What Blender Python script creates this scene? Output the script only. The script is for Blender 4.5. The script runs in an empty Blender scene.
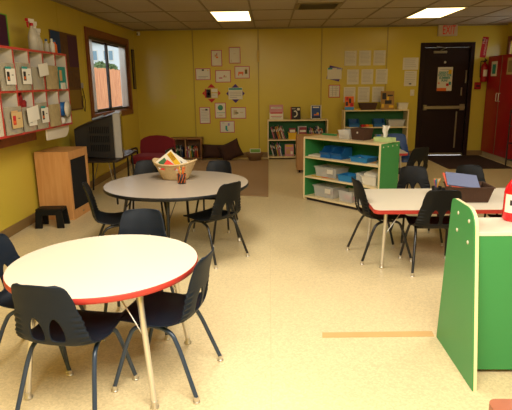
import bpy, bmesh, math, random
from mathutils import Vector, Matrix, Euler
random.seed(7)
PI = math.pi
SC = bpy.context.scene
COL = SC.collection
R = math.radians

# ------------------------------------------------------------------ materials
def lin(v):
    v /= 255.0
    return v/12.92 if v <= 0.04045 else ((v+0.055)/1.055)**2.4
def rgb(h):
    h = h.lstrip('#')
    return tuple(lin(int(h[i:i+2], 16)) for i in (0, 2, 4))
MATS = {}
def mat(name, col, rough=0.5, metal=0.0, var=0.06, scale=30.0, bump=0.0, spec=0.5, emit=None, estr=1.0, trans=0.0, alpha=1.0, ior=1.45):
    if name in MATS: return MATS[name]
    m = bpy.data.materials.new(name); m.use_nodes = True
    nt = m.node_tree; b = nt.nodes['Principled BSDF']
    c = rgb(col) if isinstance(col, str) else col
    tc = nt.nodes.new('ShaderNodeTexCoord'); nz = nt.nodes.new('ShaderNodeTexNoise')
    nz.inputs['Scale'].default_value = scale; nz.inputs['Detail'].default_value = 4
    nt.links.new(tc.outputs['Object'], nz.inputs['Vector'])
    mx = nt.nodes.new('ShaderNodeMix'); mx.data_type = 'RGBA'
    mx.inputs[6].default_value = tuple(x*(1-var) for x in c)+(1,)
    mx.inputs[7].default_value = tuple(min(1, x*(1+var)) for x in c)+(1,)
    nt.links.new(nz.outputs['Fac'], mx.inputs[0]); nt.links.new(mx.outputs[2], b.inputs['Base Color'])
    b.inputs['Roughness'].default_value = rough; b.inputs['Metallic'].default_value = metal
    b.inputs['Specular IOR Level'].default_value = spec
    b.inputs['IOR'].default_value = ior
    b.inputs['Transmission Weight'].default_value = trans
    b.inputs['Alpha'].default_value = alpha
    if bump:
        bp = nt.nodes.new('ShaderNodeBump'); bp.inputs['Strength'].default_value = bump; bp.inputs['Distance'].default_value = 0.004
        nt.links.new(nz.outputs['Fac'], bp.inputs['Height']); nt.links.new(bp.outputs['Normal'], b.inputs['Normal'])
    if emit:
        b.inputs['Emission Color'].default_value = rgb(emit)+(1,); b.inputs['Emission Strength'].default_value = estr
    MATS[name] = m
    return m

def floor_mat():
    m = mat('speckled_vinyl', '#d8b684', 0.33, var=0.05, scale=3)
    nt = m.node_tree; b = nt.nodes['Principled BSDF']
    tc = nt.nodes['Texture Coordinate']
    v = nt.nodes.new('ShaderNodeTexVoronoi'); v.inputs['Scale'].default_value = 110
    nt.links.new(tc.outputs['Object'], v.inputs['Vector'])
    r = nt.nodes.new('ShaderNodeValToRGB')
    base = rgb('#d6c295')
    r.color_ramp.elements[0].color = tuple(x*0.88 for x in base)+(1,)
    r.color_ramp.elements[1].color = tuple(min(1, x*1.10) for x in base)+(1,)
    sep = nt.nodes.new('ShaderNodeSeparateColor'); nt.links.new(v.outputs['Color'], sep.inputs[0])
    nt.links.new(sep.outputs[0], r.inputs[0])
    n2 = nt.nodes.new('ShaderNodeTexNoise'); n2.inputs['Scale'].default_value = 0.9; n2.inputs['Detail'].default_value = 3
    nt.links.new(tc.outputs['Object'], n2.inputs['Vector'])
    mp = nt.nodes.new('ShaderNodeMapRange'); mp.inputs[3].default_value = 0.9; mp.inputs[4].default_value = 1.08
    nt.links.new(n2.outputs['Fac'], mp.inputs[0])
    br = nt.nodes.new('ShaderNodeTexBrick'); br.offset = 0.0
    br.inputs['Scale'].default_value = 1.0; br.inputs['Brick Width'].default_value = 1.83; br.inputs['Row Height'].default_value = 1.83
    br.inputs['Mortar Size'].default_value = 0.0016
    br.inputs['Color1'].default_value = (1, 1, 1, 1); br.inputs['Color2'].default_value = (1, 1, 1, 1); br.inputs['Mortar'].default_value = (.86, .84, .8, 1)
    nt.links.new(tc.outputs['Object'], br.inputs['Vector'])
    mu = nt.nodes.new('ShaderNodeMix'); mu.data_type = 'RGBA'; mu.blend_type = 'MULTIPLY'; mu.inputs[0].default_value = 1
    nt.links.new(r.outputs[0], mu.inputs[6]); nt.links.new(br.outputs['Color'], mu.inputs[7])
    mv = nt.nodes.new('ShaderNodeVectorMath'); mv.operation = 'SCALE'
    nt.links.new(mu.outputs[2], mv.inputs[0]); nt.links.new(mp.outputs[0], mv.inputs['Scale'])
    nt.links.new(mv.outputs[0], b.inputs['Base Color'])
    bp = nt.nodes.new('ShaderNodeBump'); bp.inputs['Strength'].default_value = 0.05; bp.inputs['Distance'].default_value = 0.002
    nt.links.new(v.outputs['Distance'], bp.inputs['Height']); nt.links.new(bp.outputs['Normal'], b.inputs['Normal'])
    return m
def wood(name, c1, c2, rough=0.4, sc=(1, 1, 12), ns=3.0):
    m = mat(name, c1, rough)
    nt = m.node_tree; b = nt.nodes['Principled BSDF']; tc = nt.nodes['Texture Coordinate']
    mp = nt.nodes.new('ShaderNodeMapping'); mp.inputs['Scale'].default_value = sc
    nz = nt.nodes.new('ShaderNodeTexNoise'); nz.inputs['Scale'].default_value = ns; nz.inputs['Detail'].default_value = 6; nz.inputs['Distortion'].default_value = 1.2
    r = nt.nodes.new('ShaderNodeValToRGB'); r.color_ramp.elements[0].position = .3; r.color_ramp.elements[1].position = .7
    r.color_ramp.elements[0].color = rgb(c1)+(1,); r.color_ramp.elements[1].color = rgb(c2)+(1,)
    nt.links.new(tc.outputs['Object'], mp.inputs[0]); nt.links.new(mp.outputs[0], nz.inputs['Vector'])
    nt.links.new(nz.outputs['Fac'], r.inputs[0]); nt.links.new(r.outputs[0], b.inputs['Base Color'])
    return m
M_floor = floor_mat()
M_wall = mat('yellow_gloss_paint', '#cdb544', 0.24, var=0.05, scale=1.2, bump=0.25, spec=0.45)
M_seam = mat('ochre_seam_strip', '#aa9232', 0.35)
M_ceil = mat('ceiling_tile', '#beb196', 0.9, var=0.08, scale=60, bump=0.4)
M_grid = mat('ceiling_grid', '#8f8062', 0.6)
M_base = wood('brown_baseboard', '#7d6238', '#8a6d40', 0.5, (1, 1, 6))
M_brown = wood('brown_wood_trim', '#6f3a1c', '#8a4a24', 0.45, (1, 1, 1), 8)
M_cream = mat('cream_laminate', '#ddd1ba', 0.32, var=0.02, scale=80)
M_edge = mat('cream_edge', '#e8d3a2', 0.4, var=0.02)
M_tan = mat('taupe_laminate', '#a89a88', 0.3, var=0.06, scale=60)
M_red = mat('red_edge', '#b93a30', 0.4)
M_blackedge = mat('black_edge', '#17181c', 0.4)
M_chrome = mat('chrome', '#e0dcd4', 0.3, metal=.8, var=0.02)
M_glide = mat('nickel_glide', '#cfc8ba', 0.35, metal=.8, var=0.02)
M_navy = mat('navy_plastic', '#111b27', 0.5, bump=0.1, scale=300, spec=0.3)
M_navyleg = mat('navy_enamel', '#25364a', 0.3, spec=0.7)
M_black = mat('black_plastic', '#0a0c0e', 0.5, bump=0.1, scale=300, spec=0.3)
M_blackleg = mat('black_enamel', '#15171b', 0.28, spec=0.7)
M_green = mat('green_laminate', '#3b8a4a', 0.4, var=0.04, scale=8)
M_dgreen = mat('deep_green_panel', '#1c6a30', 0.5, var=0.04)
M_screw = mat('steel_cap', '#cfc8a8', 0.4, var=0.02)
M_white = mat('white_plastic', '#e6e0d0', 0.45, var=0.02)
M_paper = mat('white_paper', '#dcd4c0', 0.8, var=0.03)
M_ink = mat('grey_ink', '#a39b8a', 0.9)
M_pink = mat('rose_border', '#b8455c', 0.7)
M_redp = mat('red_paper', '#bb1f28', 0.7)
M_purple = mat('purple_paper', '#4a2f7c', 0.7)
M_teal = mat('teal_print', '#1f8c80', 0.6)
M_orange = mat('orange_print', '#e06a1e', 0.6)
M_yellow = mat('yellow_plastic', '#e0b21c', 0.5)
M_blue = mat('blue_plastic', '#1f62a0', 0.38)
M_lblue = mat('light_blue_plastic', '#2b80bb', 0.38)
M_skin = mat('tan_print', '#c79a62', 0.7)
M_dark = mat('dark_print', '#241d1c', 0.6)
M_clear = mat('clear_plastic', '#f4f2ea', 0.1, alpha=0.30, spec=0.6, var=0.02)
M_pouch = mat('clear_vinyl', '#b8ad92', 0.2, alpha=0.6, spec=0.6, var=0.1, scale=8)
M_glass = mat('window_glass', '#ffffff', 0.0, trans=1.0, var=0, ior=1.01)
M_wicker_b = mat('brown_wicker', '#4a3020', 0.75, var=0.35, scale=120, bump=1.0)
M_wickd = mat('dark_tan_wicker', '#86663e', 0.75, var=0.3, scale=90, bump=1.0)
M_wicker = mat('tan_wicker', '#c2a678', 0.75, var=0.3, scale=90, bump=1.0)
M_rug = mat('tan_carpet', '#9b7b55', 0.95, var=0.25, scale=130, bump=1.0)
M_mat = mat('dark_doormat', '#35201a', 0.95, var=0.2, scale=150, bump=0.8)
M_door = mat('dark_brown_door', '#24110d', 0.5, var=0.05, spec=0.25)
M_frame = mat('dark_bronze_frame', '#25110d', 0.5, spec=0.25)
M_alum = mat('aluminium', '#9a9078', 0.4, metal=0.8)
M_redmetal = mat('red_enamel', '#9c0f18', 0.35, var=0.04)
M_oak = wood('light_oak', '#c88c50', '#d8a064', 0.38, (8, 8, 1), 2.0)
M_pine = wood('pine_wood', '#a87a48', '#bb8c58', 0.45, (6, 6, 1), 2.0)
M_cloth = mat('black_grille_cloth', '#0c0c0d', 0.9, var=0.2, scale=200)
M_fab = mat('brown_fabric', '#3b2114', 0.95, var=0.2, scale=12, bump=0.6)
M_redfab = mat('dark_red_fabric', '#7a1a20', 0.9, var=0.12, scale=80, bump=0.4)
M_tv = mat('dark_tv_shell', '#2a2722', 0.5, scale=60)
M_tvg = mat('grey_tv_bezel', '#a8a297', 0.45)
M_screen = mat('tv_screen', '#101314', 0.08)
M_stand = mat('dark_laminate_top', '#2c2119', 0.35)

# ------------------------------------------------------------------ mesh builder
class MB:
    def __init__(s): s.v = []; s.f = []; s.m = []; s.sm = []; s.mats = []
    def mi(s, m):
        if m not in s.mats: s.mats.append(m)
        return s.mats.index(m)
    def add(s, vs, fs, m, smooth=False, M=None):
        o = len(s.v); k = s.mi(m)
        s.v += [(M @ Vector(p)) if M else Vector(p) for p in vs]
        for f in fs: s.f.append([o+i for i in f]); s.m.append(k); s.sm.append(smooth)
        return s
    def bm(s, bm, m, smooth=False, M=None):
        bm.verts.ensure_lookup_table(); bm.verts.index_update()
        s.add([v.co.copy() for v in bm.verts], [[v.index for v in f.verts] for f in bm.faces], m, smooth, M); bm.free(); return s
    def box(s, c, d, m, bev=0.0, rot=None, M=None, seg=1):
        bm = bmesh.new(); bmesh.ops.create_cube(bm, size=1.0)
        for v in bm.verts: v.co = Vector((v.co.x*d[0], v.co.y*d[1], v.co.z*d[2]))
        if bev: bmesh.ops.bevel(bm, geom=list(bm.edges), offset=min(bev, min(d)*.45), segments=seg, profile=.5, affect='EDGES')
        T = Matrix.Translation(c)
        if rot: T = T @ Euler(rot).to_matrix().to_4x4()
        return s.bm(bm, m, False, (M @ T) if M else T)
    def bb(s, x0, x1, y0, y1, z0, z1, m, bev=0.0, M=None):
        return s.box(((x0+x1)/2, (y0+y1)/2, (z0+z1)/2), (abs(x1-x0), abs(y1-y0), abs(z1-z0)), m, bev, M=M)
    def tube(s, pts, r, m, seg=10, M=None, closed=False, r2=None):
        pts = [Vector(p) for p in pts]; n = len(pts); vs = []; fs = []
        up = None
        for i, p in enumerate(pts):
            a = pts[i-1] if (i > 0 or closed) else p; b = pts[(i+1) % n] if (i < n-1 or closed) else p
            t = (b-a).normalized()
            if up is None: up = t.orthogonal().normalized()
            up = (up - t*up.dot(t)).normalized(); q = t.cross(up)
            rr = r if r2 is None else r+(r2-r)*i/(n-1)
            for k in range(seg):
                an = 2*PI*k/seg; vs.append(p + (up*math.cos(an)+q*math.sin(an))*rr)
        for i in range(n if closed else n-1):
            j = (i+1) % n
            for k in range(seg):
                l = (k+1) % seg; fs.append([i*seg+k, i*seg+l, j*seg+l, j*seg+k])
        s.add(vs, fs, m, True, M)
        if not closed: s.add(vs[:seg], [list(range(seg))[::-1]], m, False, M); s.add(vs[-seg:], [list(range(seg))], m, False, M)
        return s
    def lathe(s, prof, c, m, seg=24, M=None, sx=1.0, sy=1.0):
        vs = []; fs = []; n = len(prof); c = Vector(c)
        for r, z in prof:
            for k in range(seg):
                a = 2*PI*k/seg; vs.append(c+Vector((r*math.cos(a)*sx, r*math.sin(a)*sy, z)))
        for i in range(n-1):
            for k in range(seg):
                l = (k+1) % seg; fs.append([i*seg+k, i*seg+l, (i+1)*seg+l, (i+1)*seg+k])
        s.add(vs, fs, m, True, M)
        if prof[0][0] > 1e-4: s.add(vs[:seg], [list(range(seg))[::-1]], m, False, M)
        if prof[-1][0] > 1e-4: s.add(vs[-seg:], [list(range(seg))], m, False, M)
        return s
    def prism(s, poly, axis, a, b, m, M=None, side=None):
        # poly in the plane across axis; axis 'x': (y,z)  'y': (x,z)  'z': (x,y)
        def P(u, v, w): return {'x': (w, u, v), 'y': (u, w, v), 'z': (u, v, w)}[axis]
        n = len(poly)
        A = [P(u, v, a) for u, v in poly]; B = [P(u, v, b) for u, v in poly]
        s.add(A+B, [list(range(n)), list(range(n, 2*n))[::-1]], m, False, M)
        s.add(A+B, [[i, i+n, (i+1) % n+n, (i+1) % n] for i in range(n)], side or m, False, M)
        return s
    def build(s, name, parent=None, loc=(0, 0, 0), rot=(0, 0, 0)):
        me = bpy.data.meshes.new(name); me.from_pydata([tuple(v) for v in s.v], [], s.f)
        for m in s.mats: me.materials.append(m)
        for p, k, sm in zip(me.polygons, s.m, s.sm): p.material_index = k; p.use_smooth = sm
        me.validate(); me.update()
        bm = bmesh.new(); bm.from_mesh(me); bmesh.ops.recalc_face_normals(bm, faces=bm.faces); bm.to_mesh(me); bm.free()
        o = bpy.data.objects.new(name, me); COL.objects.link(o); o.location = loc; o.rotation_euler = rot
        if parent: o.parent = parent
        return o
def tag(o, label=None, cat=None, group=None, kind=None):
    if label: o['label'] = label
    if cat: o['category'] = cat
    if group: o['group'] = group
    if kind: o['kind'] = kind
    return o
def thing(name, label, cat, loc=(0, 0, 0), rz=0, group=None, sc=1.0):
    o = bpy.data.objects.new(name, None); COL.objects.link(o); o.empty_display_size = .1
    o.location = loc; o.rotation_euler = (0, 0, rz); o.scale = (sc,)*3
    return tag(o, label, cat, group)
def copy_tree(o, parent=None):
    c = o.copy(); COL.objects.link(c); c.parent = parent
    for ch in list(o.children): copy_tree(ch, c)
    return c
def struct(o): o['kind'] = 'structure'; return o
def rr(x0, x1, y0, y1, r, n=6):
    p = []
    for cx, cy, a in ((x1-r, y1-r, 0), (x0+r, y1-r, 90), (x0+r, y0+r, 180), (x1-r, y0+r, 270)):
        for k in range(n+1): t = R(a+90*k/n); p.append((cx+r*math.cos(t), cy+r*math.sin(t)))
    return p
def fillet(pts, r, n=5):
    pts = [Vector(p) for p in pts]; out = [pts[0]]
    for i in range(1, len(pts)-1):
        a, b, c = pts[i-1], pts[i], pts[i+1]; u = (a-b); v = (c-b); q = min(r, u.length*.45, v.length*.45)
        A = b+u.normalized()*q; B = b+v.normalized()*q
        for k in range(n+1): t = k/n; out.append(A*(1-t)**2+b*2*t*(1-t)+B*t*t)
    out.append(pts[-1]); return out
def text_mesh(txt, size, m, name='lettering', parent=None, loc=(0, 0, 0), rot=(0, 0, 0), ext=0.0008, sx=1.0, bold=0.0):
    cu = bpy.data.curves.new(name, 'FONT'); cu.body = txt; cu.size = size; cu.align_x = 'CENTER'; cu.align_y = 'CENTER'
    cu.extrude = ext; cu.offset = bold
    t = bpy.data.objects.new(name+'_tmp', cu); COL.objects.link(t)
    dg = bpy.context.evaluated_depsgraph_get(); me = bpy.data.meshes.new_from_object(t.evaluated_get(dg))
    bpy.data.objects.remove(t); me.materials.clear(); me.materials.append(m)
    for v in me.vertices: v.co.x *= sx
    o = bpy.data.objects.new(name, me); COL.objects.link(o); o.parent = parent; o.location = loc; o.rotation_euler = rot
    return o

# ------------------------------------------------------------------ room shell
XL, XR, YB, ZC, YF = -2.56, 4.42, 10.1, 2.44, -1.5
struct(MB().bb(XL-.1, XR+.1, YF-.1, YB+.1, -.1, 0, M_floor).build('floor'))
struct(MB().bb(XL-.1, XR+.1, YF-.1, YB+.1, ZC, ZC+.05, M_ceil).build('ceiling'))
struct(MB().bb(XL-.1, XR+.1, YF-.1, YF, 0, ZC, M_wall).build('wall_rear'))
WY0, WY1, WZ0, WZ1 = 7.50, 9.55, 1.00, 2.14          # left window opening
w = MB(); w.bb(XL-.1, XL, YF, WY0, 0, ZC, M_wall).bb(XL-.1, XL, WY1, YB, 0, ZC, M_wall)
w.bb(XL-.1, XL, WY0, WY1, 0, WZ0, M_wall).bb(XL-.1, XL, WY0, WY1, WZ1, ZC, M_wall); struct(w.build('wall_left'))
RY0, RY1, RZ0, RZ1 = 8.3, 9.9, 1.25, 2.12
w = MB(); w.bb(XR, XR+.1, YF, RY0, 0, ZC, M_wall).bb(XR, XR+.1, RY1, YB, 0, ZC, M_wall)
w.bb(XR, XR+.1, RY0, RY1, 0, RZ0, M_wall).bb(XR, XR+.1, RY0, RY1, RZ1, ZC, M_wall); struct(w.build('wall_right'))
DX0, DX1, DZ = 2.93, 3.78, 2.04
w = MB(); w.bb(XL-.1, DX0, YB, YB+.1, 0, ZC, M_wall).bb(DX1, XR+.1, YB, YB+.1, 0, ZC, M_wall).bb(DX0, DX1, YB, YB+.1, DZ, ZC, M_wall)
struct(w.build('wall_back'))
# baseboards
for nm, a in (('baseboard_back', (XL+.014, 2.85, YB-.012, YB, 0, .1)), ('baseboard_back_right', (3.86, XR, YB-.012, YB, 0, .1)),
              ('baseboard_left', (XL, XL+.012, YF, YB, 0, .1)), ('baseboard_right', (XR-.012, XR, YF, YB-.012, 0, .1))):
    struct(MB().bb(*a, M_base, .003).build(nm))
n = 0
for x in (-1.443, -.202, .995, 2.222):
    n += 1; struct(MB().bb(x-.012, x+.012, YB-.003, YB, .1, ZC, M_seam, .001).build('trim_%d' % n))
for y in (1.0, 2.22, 3.44, 6.5, 7.3):
    n += 1; struct(MB().bb(XL, XL+.003, y-.012, y+.012, .1, ZC, M_wall, .001).build('trim_%d' % n))
n += 1; struct(MB().bb(XL, XR, YB-.02, YB, ZC-.025, ZC, M_grid).build('trim_%d' % n))
n += 1; struct(MB().bb(XL, XL+.02, YF, YB-.02, ZC-.025, ZC, M_grid).build('trim_%d' % n))
n += 1
g = MB()
for k in range(12):
    x = -.86+.61*(k-2)
    if XL+.05 < x < XR-.05: g.bb(x-.012, x+.012, YF, YB-.02, ZC-.008, ZC, M_grid)
for k in range(-7, 2):
    y = 8.88+1.22*k
    if YF < y < YB-.05: g.bb(XL+.02, XR, y-.012, y+.012, ZC-.0075, ZC, M_grid)
struct(g.build('trim_%d' % n))

# ------------------------------------------------------------------ left window
wn = bpy.data.objects.new('window_1', None); COL.objects.link(wn); struct(wn)
m = MB()
m.bb(XL, XL+.025, WY0-.1, WY0, WZ0-.09, WZ1+.09, M_brown, .004).bb(XL, XL+.025, WY1, WY1+.1, WZ0-.09, WZ1+.09, M_brown, .004)
m.bb(XL, XL+.025, WY0, WY1, WZ1, WZ1+.09, M_brown, .004).bb(XL, XL+.025, WY0, WY1, WZ0-.09, WZ0, M_brown, .004)
m.bb(XL-.1, XL, WY0-.0, WY0+.02, WZ0, WZ1, M_brown).bb(XL-.1, XL, WY1-.02, WY1, WZ0, WZ1, M_brown)
m.bb(XL-.1, XL, WY0+.02, WY1-.02, WZ1-.02, WZ1, M_brown).bb(XL-.1, XL, WY0+.02, WY1-.02, WZ0, WZ0+.02, M_brown)
m.build('window_frame', wn)
M_bronze = mat('dark_bronze_aluminium', '#2a2220', 0.4)
M_palealu = mat('pale_aluminium', '#c9c6bd', 0.4)
m = MB(); ys = [WY0+.02, WY0+.14, 8.66, WY1-.1]
for x, a, b in ((XL-.075, WY0+.02, 8.62), (XL-.05, 8.53, WY1-.02)):
    m.bb(x-.02, x, a, a+.06, WZ0+.02, WZ1-.02, M_bronze).bb(x-.02, x, b-.06, b, WZ0+.02, WZ1-.02, M_bronze)
    m.bb(x-.02, x, a+.06, b-.06, WZ0+.02, WZ0+.07, M_bronze).bb(x-.02, x, a+.06, b-.06, WZ1-.08, WZ1-.02, M_bronze)
m.build('window_sash', wn)
m = MB(); m.bb(XL-.088, XL-.084, WY0+.08, 8.56, WZ0+.07, WZ1-.08, M_glass).bb(XL-.063, XL-.059, 8.59, WY1-.08, WZ0+.07, WZ1-.08, M_glass)
m.build('window_pane', wn)
# gathered vertical blinds left and right
m = MB()
for k in range(7):
    m.box((XL-.02, WY0+.05+.03*k, (WZ0+WZ1)/2), (.002, .045, WZ1-WZ0-.1), M_palealu, rot=(0, 0, R(38)))
for k in range(9):
    m.box((XL-.02, WY1-.05-.045*k, (WZ0+WZ1)/2), (.002, .045, WZ1-WZ0-.1), M_palealu, rot=(0, 0, R(38)))
m.bb(XL-.035, XL-.005, WY0+.02, WY1-.02, WZ1-.06, WZ1-.02, M_bronze)
tag(m.build('vertical_blind'), 'pale vertical blind slats drawn to both sides of the left wall window', 'blind')

# right window
wn = bpy.data.objects.new('window_2', None); COL.objects.link(wn); struct(wn)
m = MB()
m.bb(XR-.025, XR, RY0-.09, RY0, RZ0-.09, RZ1+.09, M_brown, .004).bb(XR-.025, XR, RY1, RY1+.09, RZ0-.09, RZ1+.09, M_brown, .004)
m.bb(XR-.025, XR, RY0, RY1, RZ1, RZ1+.09, M_brown, .004).bb(XR-.025, XR, RY0, RY1, RZ0-.09, RZ0, M_brown, .004)
m.build('window_frame', wn)
m = MB(); x = XR+.05
m.bb(x, x+.02, RY0, RY0+.05, RZ0, RZ1, M_palealu).bb(x, x+.02, RY1-.05, RY1, RZ0, RZ1, M_palealu).bb(x, x+.02, 9.06, 9.12, RZ0, RZ1, M_palealu)
m.bb(x, x+.02, RY0+.05, RY1-.05, RZ0, RZ0+.05, M_palealu).bb(x, x+.02, RY0+.05, RY1-.05, RZ1-.05, RZ1, M_palealu).build('window_sash', wn)
MB().bb(x+.008, x+.012, RY0+.05, RY1-.05, RZ0+.05, RZ1-.05, M_glass).build('window_pane', wn)

# ------------------------------------------------------------------ outside
M_fence = wood('orange_fence_boards', '#a8683f', '#c98a5a', 0.8, (6, 6, 1), 2.0)
M_grass = mat('dry_grass', '#7d7a52', 0.95, var=.3, scale=3)
M_siding = mat('pale_siding', '#c9cfd2', 0.8); M_roof = mat('pale_roof', '#a8b0b4', 0.8); M_dglass = mat('dim_window_pane', '#6f8a98', 0.2)
M_leaf = mat('garden_leaves', '#66784c', 0.9, var=.4, scale=6)
struct(MB().bb(-45, XL-.1, 0, 75, -.35, -.3, M_grass).build('ground'))
f = thing('wooden_fence', 'orange-brown wooden board fence seen through the left window', 'fence', (-4.6, 0, -.3))
m = MB()
for k in range(90):
    y = 7+k*.16; m.bb(-.012, .012, y, y+.145, 0, 2.17+random.uniform(-.02, .02), M_fence, .003)
m.build('boards', f)
m = MB(); m.bb(.012, .05, 7, 21.4, .35, .44, M_palealu).bb(.012, .05, 7, 21.4, 1.05, 1.09, M_palealu); m.build('rail', f)
bd = thing('neighbouring_building', 'pale building with a row of windows beyond the board fence', 'building', (-21, 60, -.3))
m = MB(); m.bb(-9, 10, 0, 8, 0, 6.2, M_siding); m.build('wall', bd)
m = MB(); m.prism([(-9.4, 6.2), (10.4, 6.2), (9.8, 6.9), (-8.8, 6.9)], 'y', -.3, 8.3, M_roof); m.build('roof', bd)
for k in range(10):
    q = MB().bb(-8.6+1.8*k, -7.4+1.8*k, -.04, .0, 4.3, 5.5, M_palealu).build('window', bd)
    MB().bb(-8.5+1.8*k, -8.05+1.8*k, -.05, -.04, 4.4, 5.4, M_dglass).bb(-7.95+1.8*k, -7.5+1.8*k, -.05, -.04, 4.4, 5.4, M_dglass).build('pane', q)
def bush(x, y, z, r, lab, nm='shrub'):
    t = thing(nm, lab, 'shrub', (x, y, -.3)); m = MB()
    for k in range(520):
        a = random.uniform(0, 2*PI); b = math.acos(random.uniform(-1, 1)); q = r*(.7+.3*random.random())
        c = Vector((q*math.sin(b)*math.cos(a), q*math.sin(b)*math.sin(a), z+.3+q*math.cos(b)*1.0))
        u = Vector((random.uniform(-1, 1), random.uniform(-1, 1), random.uniform(-1, 1))).normalized()*.11; v = u.orthogonal().normalized()*.07
        m.add([c-u, c+v, c+u, c-v], [[0, 1, 2, 3]], M_leaf)
    m.build('foliage', t)
    MB().tube([(0, 0, 0), (.03, 0, z*.5+.1), (0, 0, z+.3)], .06, M_brown, 8).build('trunk', t)
bush(-5.75, 18.0, 1.85, .30, 'rounded green shrub just behind the fence')
bush(-7.1, 23.5, 2.0, .32, 'smaller green shrub farther behind the fence')

# ------------------------------------------------------------------ ceiling lights, vent, sensor
M_diff = mat('light_diffuser', '#fff4d8', 0.5, emit='#ffe09c', estr=5.0)
M_lframe = mat('fixture_frame', '#cfc3a4', 0.5)
def ceil_light(x0, x1, y0, y1, lab):
    t = thing('ceiling_light', lab, 'ceiling light', ((x0+x1)/2, (y0+y1)/2, ZC), group='recessed fluorescent ceiling lights')
    a, b = (x1-x0)/2, (y1-y0)/2; m = MB()
    m.bb(-a, a, b-.02, b, -.014, -.0005, M_lframe).bb(-a, a, -b, -b+.02, -.014, -.0005, M_lframe).bb(-a, -a+.02, -b+.02, b-.02, -.014, -.0005, M_lframe).bb(a-.02, a, -b+.02, b-.02, -.014, -.0005, M_lframe)
    m.build('frame', t)
    MB().bb(-a+.02, a-.02, -b+.02, b-.02, -.010, -.002, M_diff).build('diffuser', t)
ceil_light(-.85, -.27, 7.68, 8.86, 'lit rectangular ceiling light over the rug, left of the two')
ceil_light(2.21, 2.79, 7.68, 8.86, 'lit rectangular ceiling light in front of the exit door, right of the two')
t = thing('ceiling_vent', 'square metal air vent in the ceiling between the two lights', 'air vent', (.665, 7.35, ZC))
M_vent = mat('vent_metal', '#8a7a58', 0.5, metal=.2)
m = MB(); m.bb(-.29, .29, .25, .29, -.014, -.0005, M_vent).bb(-.29, .29, -.29, -.25, -.014, -.0005, M_vent).bb(-.29, -.25, -.25, .25, -.014, -.0005, M_vent).bb(.25, .29, -.25, .25, -.014, -.0005, M_vent)
m.build('frame', t)
MB().bb(-.25, .25, -.25, .25, -.004, -.001, M_dark).build('backing', t)
m = MB()
for k in range(9): m.box((0, -.22+.055*k, -.009), (.49, .035, .002), M_vent, rot=(R(28), 0, 0))
m.build('louvres', t)
t = thing('motion_sensor', 'small white motion sensor high in the back left corner', 'sensor', (-2.44, 10.0, 2.36), R(-45))
MB().box((0, .0, 0), (.06, .05, .07), M_white, .01, seg=2).build('housing', t)
MB().lathe([(0, -.016), (.016, -.012), (.02, 0)], (0, 0, 0), M_dark, 14, M=Matrix.Translation((0, -.026, -.01)) @ Euler((R(90), 0, 0)).to_matrix().to_4x4()).build('lens', t)

# ------------------------------------------------------------------ school chairs
def catmull(P, n):
    P = [Vector((0,)+p) for p in P]; out = []
    for i in range(len(P)-1):
        p0 = P[max(i-1, 0)]; p1 = P[i]; p2 = P[i+1]; p3 = P[min(i+2, len(P)-1)]
        for k in range(n):
            t = k/n; out.append(.5*((2*p1)+(-p0+p2)*t+(2*p0-5*p1+4*p2-p3)*t*t+(-p0+3*p1-3*p2+p3)*t**3))
    out.append(P[-1]); return out
PROF = [(.205, .340), (.192, .358), (.15, .366), (.05, .360), (-.06, .354), (-.125, .356), (-.165, .372), (-.187, .405), (-.198, .45), (-.208, .50), (-.218, .56), (-.232, .62), (-.250, .675)]
PP = catmull(PROF, 14)
SL = [0]
for i in range(1, len(PP)): SL.append(SL[-1]+(PP[i]-PP[i-1]).length)
ST = SL[-1]
def prof_at(s):
    s = min(max(s, 0), ST)
    for i in range(1, len(SL)):
        if SL[i] >= s:
            t = (s-SL[i-1])/(SL[i]-SL[i-1]); return PP[i-1].lerp(PP[i], t)
    return PP[-1]
def s_of(z):   # on the back
    for i in range(len(PP)//2, len(PP)):
        if PP[i].z >= z: return SL[i]
SJ = s_of(.40)
def halfw(s):
    # half width along the shell
    K = [(0, .162), (.08, .180), (.25, .188), (.36, .186), (SJ, .176), (SJ+.08, .162), (SJ+.17, .142), (ST, .122)]
    for (a, wa), (b, wb) in zip(K, K[1:]):
        if s <= b: t = (s-a)/(b-a); t = t*t*(3-2*t); w = wa+(wb-wa)*t; break
    else: w = K[-1][1]
    rf = .05; rt = .038
    if s < rf: w -= rf*(1-math.sqrt(max(0, 1-((rf-s)/rf)**2)))*.8
    if s > ST-rt: w -= rt*(1-math.sqrt(max(0, 1-((s-ST+rt)/rt)**2)))
    return max(w, .02)
def shell_pt(x, s, w):
    p = prof_at(s); u = min(1, abs(x)/max(w, .05))
    d = max(-1, min(1, (s-SJ+.10)/.20)); back = (d+1)/2; back = back*back*(3-2*back)
    y = p.y + back*(.034*u**2.4)
    top = max(0, (s-(ST-.18))/.18); y -= .012*u*u*top
    z = p.z + (1-back)*(.006*u**4) + (.020*u**3)*max(0, 1-abs(s-SJ+.06)/.12)
    if u > .70 and abs(s-SJ-.045) < .085: y += .0035*math.sin((s-SJ)*2*PI/.028)*min(1, (u-.70)/.1)
    return Vector((x, y, z))
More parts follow.
